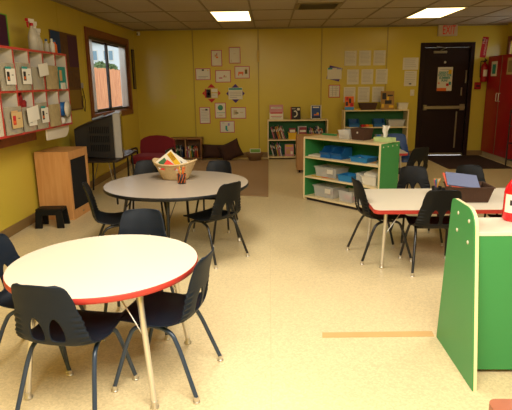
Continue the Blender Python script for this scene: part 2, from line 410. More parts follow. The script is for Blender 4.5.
def shell_mesh(m):
    NS, NU = 110, 40; bm = bmesh.new(); grid = []; par = {}
    for i in range(NS+1):
        s = ST*i/NS; w = halfw(s); row = []
        for k in range(NU+1):
            x = w*(-1+2*k/NU); v = bm.verts.new((x, 0, 0)); par[v] = [x, s, w]; row.append(v)
        grid.append(row)
    C0 = s_of(.435)
    def g(x, s):
        a = .040 if s < C0 else .080; e = 4.0 if s < C0 else 1.7
        return (abs((abs(x)-.046)/.033)**e+abs((s-C0)/a)**e)**(2/e)
    faces = []
    for i in range(NS):
        for k in range(NU):
            q = [grid[i][k], grid[i][k+1], grid[i+1][k+1], grid[i+1][k]]
            if sum(g(par[v][0], par[v][1]) < 1 for v in q) >= 3: continue
            faces.append(bm.faces.new(q))
    for v in list(bm.verts):
        if not v.link_faces: bm.verts.remove(v); continue
        x, s, w = par[v]; e = g(x, s)
        if e < 1 or (v.is_boundary and e < 1.6):
            q = math.sqrt(max(e, 1e-4)); sg = 1 if x > 0 else -1
            x = sg*(.046+(abs(x)-.046)/q); s = C0+(s-C0)/q
        v.co = shell_pt(x, s, w)
    bmesh.ops.recalc_face_normals(bm, faces=bm.faces)
    bmesh.ops.solidify(bm, geom=list(bm.faces), thickness=.006)
    mb = MB(); mb.bm(bm, m, True); return mb
def make_chair(shell_m, leg_m):
    t = thing('school_chair', '', 'chair')
    shell_mesh(shell_m).build('seat_shell', t)
    f = MB()
    for y in (.045, -.045): f.tube([(-.135, y, .338), (.135, y, .338)], .0085, leg_m, 8)
    f.build('seat_frame', t)
    for sx in (-1, 1):
        for pts, foot in (([(.128*sx, -.02, .338), (.140*sx, .06, .338), (.150*sx, .105, .322), (.160*sx, .135, .25), (.186*sx, .205, .022)], 1),
                          ([(.128*sx, .03, .338), (.140*sx, -.04, .336), (.152*sx, -.095, .318), (.162*sx, -.13, .25), (.190*sx, -.215, .022)], 0)):
            l = MB().tube(fillet(pts, .05, 5), .0105, leg_m, 10).build('leg', t)
            e = Vector(pts[-1])
            MB().lathe([(.0115, .030), (.0125, .012), (.0125, .007), (.017, .005), (.017, 0), (0.0, 0)], (e.x, e.y, 0), M_glide, 14).build('glide', l)
    return t
navy = make_chair(M_navy, M_navyleg); black = make_chair(M_black, M_blackleg)
used = set()
def put(proto, x, y, face, label, group, sc=1.0):
    key = proto.name
    o = proto if key not in used else copy_tree(proto)
    used.add(key)
    o.location = (x, y, 0); o.rotation_euler = (0, 0, math.atan2(face[1], face[0])-PI/2); o.scale = (sc,)*3
    o['label'] = label; o['group'] = group; return o
G1 = 'navy chairs around the near round table'; G2 = 'black chairs around the far round table'; G3 = 'black chairs around the rectangular table'
put(navy, -.90, 2.12, (.17, .98), 'navy plastic school chair in front of the near round table, its back to us', G1)
put(navy, -1.23, 2.52, (.98, -.03), 'navy plastic school chair at the left edge, left of the near round table', G1)
put(navy, -.52, 2.33, (-.98, .20), 'navy plastic school chair right of the near round table, seen from its side', G1)
put(navy, -.80, 2.90, (.05, -1), 'navy plastic school chair behind the near round table, only its back top showing', G1)
put(black, -1.27, 4.08, (.96, .28), 'black plastic school chair left of the taupe round table, seen edge-on', G2)
put(black, -.48, 4.15, (-.77, .64), 'black plastic school chair right of the taupe round table, backrest turned towards us', G2)
put(black, -1.24, 5.02, (.10, -1), 'black plastic school chair behind the taupe round table, under the left of the wicker basket', G2)
put(black, -.56, 5.10, (-.15, -1), 'black plastic school chair behind the taupe round table, near its right end', G2, .97)
put(black, .925, 4.17, (.99, .16), 'black plastic school chair at the left end of the rectangular table', G3)
put(black, 1.27, 3.89, (.02, 1), 'black plastic school chair in front of the rectangular table, beside the green panel', G3)
put(black, 1.36, 4.62, (0, -1), 'black plastic school chair behind the rectangular table, next to the pencil cup', G3, .97)
put(black, 1.90, 4.66, (0, -1), 'black plastic school chair behind the rectangular table, behind the brown basket', G3, .97)
put(black, 1.95, 3.93, (0, 1), 'black plastic school chair in front of the rectangular table, behind the red bottle', G3)
put(black, 1.70, 6.30, (-.45, .9), 'black plastic school chair right of the angled storage shelf, before the far table', 'chairs at the far table')
M_bluech = mat('dark_blue_plastic', '#1b3f74', 0.42, bump=.1, scale=300)
bc = make_chair(M_bluech, M_blackleg); put(bc, 1.80, 7.22, (-.1, -1), 'dark blue plastic school chair behind the green shelf end', 'chairs at the far table', 1.04)

# ------------------------------------------------------------------ tables
def leg_set(t, pts, h, leg_m, brace=True, cx=0, cy=0):
    for (fx, fy) in pts:
        tx, ty = cx+(fx-cx)*.80, cy+(fy-cy)*.80
        l = MB().tube([(tx, ty, h-.032), (tx+(fx-tx)*.15, ty+(fy-ty)*.15, h*.86), (fx, fy, .02)], .0165, leg_m, 12, r2=.0125)
        l.lathe([(.034, h-.032), (.034, h-.040), (.02, h-.052)], (tx, ty, 0), leg_m, 14)
        lo = l.build('leg', t)
        MB().lathe([(.014, .035), (.015, .012), (.021, .007), (.021, 0), (0, 0)], (fx, fy, 0), M_glide, 14).build('glide', lo)
        if brace:
            b = MB(); q = Vector((tx+(fx-tx)*.45, ty+(fy-ty)*.45, h*.56)); d = Vector((cx-fx, cy-fy, 0)).normalized(); s_ = Vector((-d.y, d.x, 0))
            for k in (-1, 1): b.tube([q, Vector((tx, ty, h-.034))+d*.11+s_*.07*k], .0035, leg_m, 6)
            b.build('brace', t)
def round_table(x, y, r, h, top, edge, leg_m, feet, label, brace=True):
    t = thing('round_table', label, 'table', (x, y, 0))
    m = MB().lathe([(r-.006, h-.030), (r, h-.026), (r, h-.004), (r-.003, h)], (0, 0, 0), edge, 72)
    m.add([( (r-.003)*math.cos(2*PI*k/72), (r-.003)*math.sin(2*PI*k/72), h+.0005) for k in range(72)], [list(range(72))], top)
    m.build('tabletop', t)
    leg_set(t, feet, h, leg_m, brace)
    return t
round_table(-.835, 2.43, .467, .58, M_cream, M_red, M_chrome, [(.30, -.37), (-.32, -.30), (.36, .23), (-.27, .33)], 'round table with cream top and red edge, nearest the camera on the left')
round_table(-.85, 4.60, .655, .56, M_tan, M_blackedge, M_blackleg, [(.0, -.56), (-.56, 0), (.56, 0), (0, .56)], 'larger round table with taupe top and black edge, in the middle of the room')
def rect_table(x0, x1, y0, y1, h, feet, label):
    cx, cy = (x0+x1)/2, (y0+y1)/2; t = thing('rectangular_table', label, 'table', (cx, cy, 0)); P = rr(x0-cx, x1-cx, y0-cy, y1-cy, .05, 6)
    m = MB().prism(P, 'z', h-.032, h-.002, M_red); m.prism([(u*.998, v*.997) for u, v in P], 'z', h-.002, h, M_cream); m.build('tabletop', t)
    for fx, fy in feet:
        tx, ty = fx-cx+(.02 if fx < cx else -.02), fy-cy+(.02 if fy < cy else -.02)
        l = MB().tube([(tx, ty, h-.032), (fx-cx, fy-cy, .02)], .0155, M_chrome, 12, r2=.012).lathe([(.032, h-.032), (.032, h-.040), (.018, h-.05)], (tx, ty, 0), M_chrome, 14).build('leg', t)
        MB().lathe([(.014, .035), (.015, .012), (.02, .007), (.02, 0), (0, 0)], (fx-cx, fy-cy, 0), M_glide, 14).build('glide', l)
        sx = 1 if fx < cx else -1
        MB().tube([(tx+.002*sx, ty, h*.55), (tx+sx*.14, ty+.03, h-.034)], .0035, M_chrome, 6).build('brace', t)
    return t
rect_table(.79, 2.45, 3.76, 4.55, .50, [(.885, 3.87), (.885, 4.45), (2.36, 3.87), (2.36, 4.45)], 'rectangular table with cream top and red edge, right of the middle aisle')
rect_table(1.28, 1.86, 6.86, 7.55, .50, [(1.35, 6.93), (1.35, 7.48), (1.79, 6.93), (1.79, 7.48)], 'small cream table mostly hidden behind the green shelf, beside the dark blue chair')

# ------------------------------------------------------------------ near green shelf unit (right foreground)
u = thing('green_shelf_unit', 'low bookshelf with bright green end panel and green back, cream top, in the right foreground', 'shelf unit', (.96, 2.35, 0))
def end_poly(d0, d1, d2, d3, h, r0, r1):
    # trapezoid (y,z): bottom front, bottom rear, top rear rounded, top front rounded
    a = [Vector((d0, 0, 0)), Vector((d1, h, 0)), Vector((d2, h, 0)), Vector((d3, 0, 0))]
    def cor(p, q, s, r, n=7):
        A = q+(p-q).normalized()*r; B = q+(s-q).normalized()*r
        return [((A*(1-t)**2+q*2*t*(1-t)+B*t*t).x, (A*(1-t)**2+q*2*t*(1-t)+B*t*t).y) for t in [k/n for k in range(n+1)]]
    return [(d0, 0)]+cor(a[0], a[1], a[2], r0)+cor(a[1], a[2], a[3], r1)+[(d3, 0)]
po = end_poly(-.155, .005, .305, .385, .848, .095, .035)
m = MB().prism(po, 'x', -.0, .006, M_green).prism([(y*.997, z) for y, z in po], 'x', .006, .022, M_edge)
ep = m.build('end_panel', u)
for y, z in ((.20, .79), (.055, .785), (.20, .70), (.05, .68)):
    MB().lathe([(.0, -.004), (.009, -.003), (.010, 0)], (0, 0, 0), M_screw, 12, M=Matrix.Translation((-.0005, y, z)) @ Euler((0, R(90), 0)).to_matrix().to_4x4()).build('screw_cap', ep)
MB().bb(.026, 1.20, 0, .27, .726, .746, M_cream, .002).build('top', u)
MB().bb(.026, 1.20, .002, .014, .022, .726, M_green).build('back_panel', u)
for z in (.06, .30, .52): MB().bb(.026, 1.20, .014, .32, z, z+.018, M_cream, .002).build('shelf', u)
m = MB().prism([(y, z) for y, z in po], 'x', 1.20, 1.226, M_green); m.build('end_panel', u)

# red bottle on it
b = thing('red_bottle', 'red squeeze bottle with white cap standing on the near green shelf', 'bottle', (1.24, 2.56, .7465)); b.scale = (1.5, 1.5, 1.72)
MB().lathe([(0, 0), (.028, 0), (.034, .006), (.034, .085), (.031, .10), (.018, .12), (.014, .126), (0, .126)], (0, 0, 0), mat('glossy_red_plastic', '#d3141c', .2), 28).build('body', b)
MB().lathe([(.0145, .126), (.0145, .142), (.011, .150), (.0, .151)], (0, 0, 0), M_white, 20).build('cap', b)
m = MB(); vs = []
for k in range(9):
    a = R(192+8*k); vs += [(.0346*math.cos(a), .0346*math.sin(a), .028), (.0346*math.cos(a), .0346*math.sin(a), .082)]
m.add(vs, [[2*k, 2*k+2, 2*k+3, 2*k+1] for k in range(8)], M_paper)
vs = []
for k in range(4):
    a = R(222+8*k); vs += [(.035*math.cos(a), .035*math.sin(a), .05), (.035*math.cos(a), .035*math.sin(a), .066)]
m.add(vs, [[2*k, 2*k+2, 2*k+3, 2*k+1] for k in range(3)], M_dark)
m.build('label', b)
# brown wooden seat corner at the bottom right
s = thing('wooden_stool', 'brown wooden seat corner at the bottom right, in front of the green shelf', 'stool', (.955, 1.535, 0))
MB().prism(rr(-.16, .16, -.16, .16, .035), 'z', .272, .30, wood('reddish_wood', '#8a4a2c', '#9c5938', .35, (3, 3, 1), 4)).build('seat', s)
for sx in (-1, 1):
    for sy in (-1, 1): MB().tube([(sx*.12, sy*.12, .272), (sx*.15, sy*.15, 0)], .013, M_blackleg, 10).build('leg', s)

# ------------------------------------------------------------------ storage shelf (middle, angled)
AX = math.atan2(-.83, .77)
sh = thing('storage_shelf', 'cream and green open storage shelf set at an angle in the middle of the room', 'shelf unit', (.42, 6.33, 0), AX)
W, D, H = 1.132, .36, .79
MB().prism(rr(0, D, 0, H, .02), 'x', 0, .022, M_edge).build('side_panel', sh)
sp = MB().bb(W-.022, W-.004, 0, D, 0, H-.0, M_edge, .002).bb(W-.004, W, .012, D-.004, .0, H-.004, M_green).build('side_panel', sh)
for k in range(4): MB().lathe([(0, .003), (.008, .002), (.009, 0)], (0, 0, 0), M_screw, 10, M=Matrix.Translation((W, .05+.085*k, H-.04)) @ Euler((0, R(90), 0)).to_matrix().to_4x4()).build('screw_cap', sp)
MB().bb(.022, W-.022, 0, D, H-.022, H, mat('worn_laminate_top', '#e0c797', .4), .003).build('top', sh)
ZS = [.035, .285, .53]
for z in ZS: MB().bb(.022, W-.022, 0.004, D-.012, z, z+.02, M_edge, .003).build('shelf', sh)
MB().bb(.022, W-.022, D-.012, D-.002, .035, H-.022, M_dgreen).build('back_panel', sh)
for q_ in (.022, W-.026): MB().bb(q_, q_+.004, .004, D-.012, .055, H-.022, M_green).build('inner_lining', sh)
MB().bb(.04, W-.04, .03, .045, 0, .035, M_dark).build('toe_kick', sh)
Msh = Matrix.Translation((.42, 6.33, 0)) @ Matrix.Rotation(AX, 4, 'Z')
def on_sh(x, y, z): return tuple(Msh @ Vector((x, y, z+.001)))
def tray_mb(w, d, h, m, taper=.9, wall=.004, lip=.008, cut=None):
    mb = MB(); wb, db = w*taper/2, d*taper/2; a, b = w/2, d/2
    def ring(x, y, z): return [(-x, -y, z), (x, -y, z), (x, y, z), (-x, y, z)]
    V = ring(wb, db, 0)+ring(a, b, h)+ring(a+lip, b+lip, h)+ring(a+lip, b+lip, h-.006)+ring(a-wall, b-wall, h)+ring(wb-wall, db-wall, wall)
    F = [[3, 2, 1, 0], [20, 21, 22, 23]]
    for p, q in ((0, 4), (4, 8), (8, 12), (4, 16), (16, 20)):
        for k in range(4): l = (k+1) % 4; F.append([p+k, p+l, q+l, q+k])
    return mb.add(V, F, m)
def simple_tray(name, label, cat, x, y, z, rz, w, d, h, m, group=None, taper=.9, fill=None, lid=None):
    t = thing(name, label, cat, (x, y, z), rz, group)
    tray_mb(w, d, h, m, taper).build('tub', t)
    if name.startswith('clear_storage'): MB().bb(.03, .12, -d/2-.004, -d/2-.003, h*.45, h*.9, M_paper).build('sticker', t)
    if lid: MB().box((0, 0, h+.006), (w+.024, d+.024, .010), lid, .004).build('lid', t)
    if fill:
        mb = MB(); k = 0
        for c in fill:
            mb.box((random.uniform(-.28, .28)*w, random.uniform(-.25, .25)*d, h*.25+.008*k), (w*random.uniform(.2, .45), d*random.uniform(.2, .5), h*.25), c, .004, rot=(random.uniform(-.3, .3), random.uniform(-.3, .3), random.uniform(0, 3))); k += 1
        mb.build('contents', t)
    return t
# top
x, y, z = on_sh(.53, .19, H)
simple_tray('clear_bin', 'clear plastic bin holding dark papers on top of the angled storage shelf', 'bin', x, y, z, AX, .17, .15, .10, M_clear, fill=[M_dark, M_ink], taper=.85)
x, y, z = on_sh(.725, .20, H)
t = thing('brown_woven_basket', 'brown woven basket with a white tag on top of the angled storage shelf', 'basket', (x, y, z), AX)
tray_mb(.20, .17, .13, M_wicker_b, .82, .008, .003).build('tub', t)
MB().lathe([(.006, 0), (.012, .0)], (0, 0, 0), M_white, 12, M=Matrix.Translation((0, -.0835, .085)) @ Euler((R(90), 0, 0)).to_matrix().to_4x4()).build('tag', t)
x, y, z = on_sh(.90, .28, H)
t = thing('glue_box', 'small blue and orange box between the woven basket and the tissues', 'box', (x, y, z), AX)
MB().box((0, 0, .03), (.04, .03, .06), M_blue, .003).box((-.035, -.02, .015), (.03, .02, .03), M_orange, .003).build('carton', t)
x, y, z = on_sh(1.045, .19, H)
t = thing('tissue_box', 'pale green tissue box with a white tissue sticking up', 'tissue box', (x, y, z), AX)
MB().box((0, 0, .025), (.22, .11, .05), mat('pale_green_card', '#b9cf8c', .7), .003).build('carton', t)
mb = MB(); N = 10; vs = []
for i in range(N+1):
    v = i/N
    for k in range(9):
        a = k/8-.5; vs.append((a*(.055+.03*v)+.006*math.sin(9*v), .012*math.sin(a*9+v*2)*(1-.3*v)+.01*v, .05+.125*v+.006*math.sin(k*1.7)*v))
mb.add(vs, [[i*9+k, i*9+k+1, (i+1)*9+k+1, (i+1)*9+k] for i in range(N) for k in range(8)], M_white, True)
mb.add([(p[0], p[1]+.012, p[2]) for p in vs], [[i*9+k, i*9+k+1, (i+1)*9+k+1, (i+1)*9+k] for i in range(N) for k in range(8)], M_white, True)
mb.build('tissue', t)
x, y, z = on_sh(.13, .33, H)
tag(MB().bb(-.11, .11, -.02, .02, 0, .02, M_green, .003).build('green_strip', None, (x, y, z), (0, 0, AX)), 'flat green strip lying on the back left corner of the angled shelf top', 'strip')
# shelves
def open_bin(name, label, x, y, z, rz, m, group, w=.15, d=.2, h=.13):
    t = thing(name, label, 'bin', (x, y, z), rz, group)
    side = [(-d/2, 0), (d/2, 0), (d/2, h), (-d*.12, h), (-d*.34, h*.62), (-d/2-.02, h*.55), (-d/2, h*.3)]
    mb = MB().prism(side, 'x', -w/2, -w/2+.006, m).prism(side, 'x', w/2-.006, w/2, m)
    mb.bb(-w/2+.006, w/2-.006, -d/2, d/2, 0, .005, m).bb(-w/2+.006, w/2-.006, d/2-.006, d/2, .005, h, m)
    mb.prism([(-d/2, .005), (-d/2+.006, .005), (-d/2+.006, h*.3), (-d/2-.014, h*.53), (-d/2-.02, h*.53), (-d/2, h*.3)], 'x', -w/2+.006, w/2-.006, m).build('tub', t)
    mb = MB()
    for k in range(3): mb.box((random.uniform(-.04, .04), random.uniform(-.05, .05), .02+.004*k), (.05, .03, .018), random.choice([m, m, m, M_orange, M_skin]), .003, rot=(random.random(), random.random(), random.random()*3))
    mb.build('contents', t); return t
z2 = ZS[2]+.02; z1 = ZS[1]+.02; z0 = ZS[0]+.02
x, y, z = on_sh(.30, .16, z2); open_bin('stacking_bin', 'blue stacking bin of orange pieces, upper shelf of the angled unit, left of two', x, y, z, AX, M_blue, 'blue stacking bins on the angled shelf', w=.155)
x, y, z = on_sh(.462, .17, z2); open_bin('stacking_bin', 'blue stacking bin on the upper shelf of the angled unit, right of two', x, y, z, AX, M_blue, 'blue stacking bins on the angled shelf', w=.155)
x, y, z = on_sh(.13, .14, z2); tag(MB().box((0, 0, .008), (.20, .17, .016), M_paper, .002).build('paper_stack', None, (x, y, z), (0, 0, AX+.1)), 'stack of white paper at the left end of the upper angled shelf', 'paper')
x, y, z = on_sh(.80, .15, z2); simple_tray('blue_tray', 'shallow blue tray on the upper shelf of the angled unit', 'tray', x, y, z, AX, .24, .20, .055, M_lblue, fill=[M_lblue, M_white, M_blue])
x, y, z = on_sh(1.02, .13, z2); tag(MB().box((0, 0, .004), (.16, .2, .008), M_paper).box((-.01, .0, .010), (.13, .15, .004), M_skin, rot=(0, 0, .2)).box((.03, -.03, .014), (.06, .05, .004), M_teal, rot=(0, 0, .5)).build('loose_papers', None, (x, y, z), (0, 0, AX)), 'loose printed papers at the right end of the upper angled shelf', 'paper')
x, y, z = on_sh(.29, .20, z1); simple_tray('clear_storage_box', 'clear plastic box with lid at the left of the middle angled shelf', 'box', x, y, z, AX, .34, .24, .115, M_clear, fill=[M_white, M_skin, M_ink], lid=M_clear)
for k, (dx, c, nm) in enumerate(((.14, M_yellow, 'yellow'), (.24, M_orange, 'orange'), (.33, M_skin, 'tan'))):
    x, y, z = on_sh(dx+.04, .045+.006*k, z1)
    tag(MB().tube([(-.08, 0, .006), (.08, .006, .006)], .005, c, 6).build('pencil', None, (x, y, z), (0, 0, AX)), nm+' pencil lying on the front edge of the middle angled shelf', 'pencil', 'pencils on the angled shelf')
x, y, z = on_sh(.62, .13, z1); simple_tray('blue_tray', 'blue plastic basket in the middle of the middle angled shelf', 'tray', x, y, z, AX, .20, .19, .075, M_lblue, fill=[M_blue, M_lblue, M_ink])
x, y, z = on_sh(.785, .2, z1); simple_tray('clear_bin', 'small clear bin behind the grey tray on the middle angled shelf', 'bin', x, y, z, AX, .095, .2, .11, M_clear, fill=[M_white])
x, y, z = on_sh(.95, .17, z1)
t = thing('grey_tray', 'pale grey bin heaped with white paper at the right of the middle angled shelf', 'tray', (x, y, z), AX)
tray_mb(.20, .24, .10, M_white, .85).build('tub', t); MB().box((0, 0, .115), (.17, .22, .05), M_paper, .02, rot=(.15, .1, 0), seg=2).build('contents', t)
x, y, z = on_sh(.27, .19, z0); simple_tray('clear_storage_box', 'clear plastic box with lid at the left of the bottom angled shelf', 'box', x, y, z, AX, .32, .24, .13, M_clear, fill=[M_white, M_ink, M_pink], lid=M_clear)
x, y, z = on_sh(.62, .16, z0); simple_tray('clear_bin', 'clear bin of pink pieces on the bottom angled shelf', 'bin', x, y, z, AX, .20, .2, .13, M_clear, fill=[mat('hot_pink', '#e2607c', .6), mat('hot_pink', '#e2607c', .6), M_white])
x, y, z = on_sh(.9, .16, z0); simple_tray('clear_bin', 'clear bin at the right end of the bottom angled shelf, behind the chair', 'bin', x, y, z, AX, .24, .2, .13, M_clear, fill=[M_white, M_ink])
# wooden unit behind it
t = thing('wooden_back_shelf', 'plain wooden shelf unit on castors behind the left end of the angled shelf', 'shelf unit', (.44, 8.25, 0))
MB().bb(0, .02, 0, .35, .05, .60, M_pine, .003).build('side_panel', t); MB().bb(.9, .92, 0, .35, .05, .60, M_pine, .003).build('side_panel', t)
MB().bb(.02, .9, 0, .012, .05, .58, M_pine).build('back_panel', t); MB().bb(.02, .9, .012, .35, .05, .07, M_pine).bb(.02, .9, .0, .35, .58, .60, M_pine).build('board', t)
for cx in (.05, .87):
    for cy in (.05, .30): MB().lathe([(0, -.01), (.022, -.01), (.025, 0), (.022, .01), (0, .01)], (0, 0, 0), M_black, 14, M=Matrix.Translation((cx, cy, .025)) @ Euler((0, R(90), 0)).to_matrix().to_4x4()).build('castor', t)

M_dpine = wood('brown_pine', '#7d5430', '#8f6238', 0.45, (6, 6, 1), 2.0)
# ------------------------------------------------------------------ back bookcases
def bookcase(x0, x1, y0, y1, h, shelves, label, edge, back, base=.05):
    t = thing('bookcase', label, 'bookcase', ((x0+x1)/2, y0, 0)); a = (x1-x0)/2; d = y1-y0
    MB().bb(-a, -a+.02, 0, d, 0, h, edge, .002).build('side_panel', t); MB().bb(a-.02, a, 0, d, 0, h, edge, .002).build('side_panel', t)
    MB().bb(-a+.02, a-.02, 0, d, h-.02, h, edge, .002).build('top', t)
    for z in [base]+shelves: MB().bb(-a+.02, a-.02, 0.003, d-.01, z-.02, z, edge, .002).build('shelf', t)
    MB().bb(-a+.02, a-.02, d-.01, d-.002, base, h-.02, back).build('back_panel', t)
    return t
BY = 9.78
bookcase(-.035, 1.11, BY, 10.085, .745, [.375], 'low cream bookcase with green back against the yellow wall, holding leaning books', M_edge, M_dgreen)
bookcase(1.40, 2.60, 9.74, 10.085, .915, [.30, .60], 'taller cream bookcase with green back beside the exit door, holding blue bins', M_edge, M_dgreen)
bookcase(-1.92, -1.30, 9.74, 10.085, .42, [], 'small wooden bookcase behind the dark red chair', M_dpine, M_dpine)
MB().bb(-.008, .008, 0.01, .33, .05, .40, M_pine).build('divider', bpy.data.objects['bookcase.002'])
BC = [('red', '#a3262a'), ('cream', '#d9cdb0'), ('dark blue', '#25406b'), ('brown', '#6b4226'), ('green', '#3f6b3c'), ('white', '#d8d4c8'), ('orange', '#c96a2a'), ('black', '#222020'), ('pink', '#b8607c'), ('yellow', '#cfa63a'), ('grey', '#7d7a74')]
ORD = ['first', 'second', 'third', 'fourth', 'fifth', 'sixth', 'seventh', 'eighth', 'ninth', 'tenth', 'eleventh', 'twelfth', 'thirteenth', 'fourteenth']
def books(x0, x1, y, z, hmax, lean, where, group, n, dmax=.2):
    w = (x1-x0)/n; px = x0
    for k in range(n):
        nm, c = random.choice(BC); h = hmax*random.uniform(.78, .98); th = w*random.uniform(.45, .62); a = lean*random.uniform(.8, 1.1)
        cm = mat('book_'+nm.replace(' ', '_'), c, .5)
        pm = M_paper; mb = MB()
        T = Matrix.Rotation(a, 4, 'Y')
        if a < 0: T = Matrix.Translation((th, 0, 0)) @ T @ Matrix.Translation((-th, 0, 0))
        d = dmax*random.uniform(.8, 1)
        mb.bb(0, .0018, 0, d, 0, h, cm, M=T).bb(th-.0018, th, 0, d, 0, h, cm, M=T).bb(0.0018, th-.0018, 0, .002, 0, h, cm, M=T).bb(.0018, th-.0018, .002, d-.003, .003, h-.003, pm, M=T)
        mb.bb(.0018, th-.0018, -.0006, 0, h*.62, h*.8, M_paper if nm not in ('white', 'cream') else M_redp, M=T)
        lo = min((v.z for v in mb.v)); mb.v = [v-Vector((0, 0, lo)) for v in mb.v]
        lead = 'thin' if th < w*.53 else 'thick'
        tag(mb.build('book', None, (px, y, z+.0005)), '%s %s book, %s from left %s' % (lead, nm, ORD[k], where), 'book', group)
        px += w
books(.085, .35, 9.84, .3755, .29, R(-19), 'among leaning books, top shelf of low bookcase', 'books leaning on the top shelf', 9)
books(.79, 1.07, 9.84, .3755, .25, R(-14), 'at right end of low bookcase top shelf', 'books at the right of the top shelf', 8)
books(.07, .28, 9.84, .0505, .27, R(-14), 'among leaning books, bottom shelf of low bookcase', 'books leaning on the bottom shelf', 7)
books(.54, .67, 9.84, .0505, .26, R(-16), 'right of pink magazine, low bookcase bottom shelf', 'books beside the pink magazine', 5)
books(-1.885, -1.66, 9.80, .0505, .24, R(-3), 'in the left half of the small wooden bookcase', 'books in the wooden bookcase', 8)
books(-1.59, -1.36, 9.80, .0505, .23, R(-4), 'in the right half of the small wooden bookcase', 'books in the wooden bookcase', 7)
simple_tray('yellow_bin', 'yellow bin holding books on the top shelf of the low bookcase', 'bin', .44, 9.90, .3755, 0, .16, .2, .13, M_yellow)
for k, (c, nm) in enumerate((('#8c2a30', 'red'), ('#7d7a74', 'grey'), ('#6a3b55', 'plum'))):
    tag(MB().box((0, 0, .10), (.13, .018, .20), mat('bk_'+nm, c, .5), .002).box((0, -.0095, .15), (.10, .001, .05), M_paper).build('book', None, (.44, 9.86+.045*k, .381), (R(-5), 0, 0)), nm+' book standing in the yellow bin, '+['front', 'middle', 'rearmost'][k], 'book', 'books in the yellow bin')
for k, (c, nm) in enumerate((('#d8d4c8', 'white'), ('#c23028', 'red'))):
    tag(MB().box((0, 0, .12), (.17-.03*k, .012, .24-.03*k), mat('bk_'+nm, c, .5), .002).box((0, -.0065, .15), (.12, .001, .04), M_redp if k == 0 else M_paper).build('book', None, (.63+.01*k, 9.93-.05*k, .3765), (R(-6), 0, 0)), nm+' book facing out, right of the yellow bin', 'book', 'books facing out right of the yellow bin')
def cover(name, label, x, y, z, w, h, base, patches, tilt=-.16, cat='book', thick=.012, group=None):
    mb = MB().box((0, 0, h/2), (w, thick, h), base, .0015)
    for (u0, u1, v0, v1, c) in patches: mb.bb((u0-.5)*w, (u1-.5)*w, -thick/2-.001, -thick/2, v0*h, v1*h, c)
    t = mb.build(name, None, (x, y, z+.002), (tilt, 0, 0)); return tag(t, label, cat, group)
M_mag = mat('rose_print', '#c98a8c', .6); M_blk = M_dark; M_nb = mat('night_blue_print', '#1c3c78', .5)
cover('magazine', 'pink and yellow magazine facing out on the bottom shelf of the low bookcase', .38, 9.84, .0505, .17, .23, M_mag, [(.1, .9, .78, .93, M_yellow), (.15, .6, .2, .6, M_skin), (.65, .9, .15, .4, M_paper)])
cover('display_book', 'rose and white picture book standing on the low bookcase, left of three', .135, 9.90, .7455, .26, .28, M_paper, [(.0, 1, .48, 1, M_mag), (.1, .9, .72, .86, M_paper), (.05, .95, .40, .48, M_redp), (.1, .9, .2, .24, M_pink), (.15, .85, .1, .14, M_ink)], group='display books on the low bookcase')
t = cover('display_book', 'black picture book with a white curl standing on the low bookcase, middle of three', .50, 9.90, .7455, .19, .235, M_dark, [(0, .08, 0, 1, M_redp), (.65, .92, .72, .9, M_paper), (.12, .5, .82, .9, M_ink)], group='display books on the low bookcase')
mb = MB(); mb.tube([(-.03, -.008, .15), (.0, -.008, .16), (.025, -.008, .13), (.03, -.008, .09), (.01, -.008, .06), (-.03, -.008, .045)], .012, M_paper, 6); mb.v = [Vector((v.x, -.0065+(v.y+.008)*.08, v.z)) for v in mb.v]; mb.build('white_curl', t)
t = cover('display_book', 'night blue picture book with checked border standing on the low bookcase, right of three', .89, 9.90, .7455, .20, .265, M_nb, [(.0, 1, .0, .07, M_paper), (0, 1, .93, 1, M_paper), (0, .08, .07, .93, M_paper), (.92, 1, .07, .93, M_paper), (.2, .8, .80, .88, M_paper), (.3, .75, .28, .36, M_orange), (.55, .75, .36, .46, M_yellow), (.12, .88, .09, .2, M_dark)]+[(i/8+.01, i/8+.06, .0, .07, M_dark) for i in range(8)]+[(i/8+.01, i/8+.06, .93, 1, M_dark) for i in range(8)], group='display books on the low bookcase')
# on the taller bookcase
cover('display_book', 'orange and red picture book with blue base, left end of taller bookcase top', 1.51, 9.86, .9155, .17, .25, M_orange, [(0, 1, 0, .22, M_lblue), (.1, .35, .3, .6, M_dark), (.45, .7, .5, .85, M_dark), (.6, .95, .25, .5, M_redp), (.15, .4, .7, .95, M_redp)])
cover('display_book', 'tawny and dark patterned picture book at the right of the taller bookcase top', 2.225, 9.86, .9155, .25, .34, mat('tawny_print', '#a07838', .6), [(.1, .4, .55, .9, M_dark), (.5, .9, .72, .8, M_dark), (.3, .8, .3, .5, M_dark), (.05, .25, .1, .3, M_yellow), (.6, .95, .1, .22, M_yellow), (.45, .6, .5, .7, M_yellow)])
simple_tray('woven_basket', 'dark brown woven basket on the taller bookcase between the two picture books', 'basket', 1.86, 9.90, .9155, 0, .33, .2, .125, M_wicker_b, taper=.8)
simple_tray('white_tub', 'small white patterned tub at the right end of the taller bookcase top', 'tub', 2.505, 9.88, .9155, 0, .18, .16, .12, M_paper, taper=.85, fill=[M_white, M_skin])
tag(MB().box((0, 0, .012), (.12, .08, .024), M_yellow, .006).build('sponge', None, (1.65, 9.82, .9155)), 'small yellow block beside the orange picture book', 'block')
open_bin('blue_bin', 'blue open bin on the upper shelf of the taller bookcase, left of two', 1.60, 9.88, .6005, 0, M_blue, 'blue bins in the taller bookcase', w=.19, d=.2, h=.14)
open_bin('blue_bin', 'blue open bin on the upper shelf of the taller bookcase, right of two', 2.07, 9.88, .6005, 0, M_blue, 'blue bins in the taller bookcase', w=.2, d=.2, h=.14)
simple_tray('clear_bin', 'clear bin with a pink card at the right of the taller bookcase', 'bin', 2.39, 9.89, .6005, 0, .30, .22, .12, M_clear, fill=[M_skin, M_mag, M_ink], lid=M_clear)
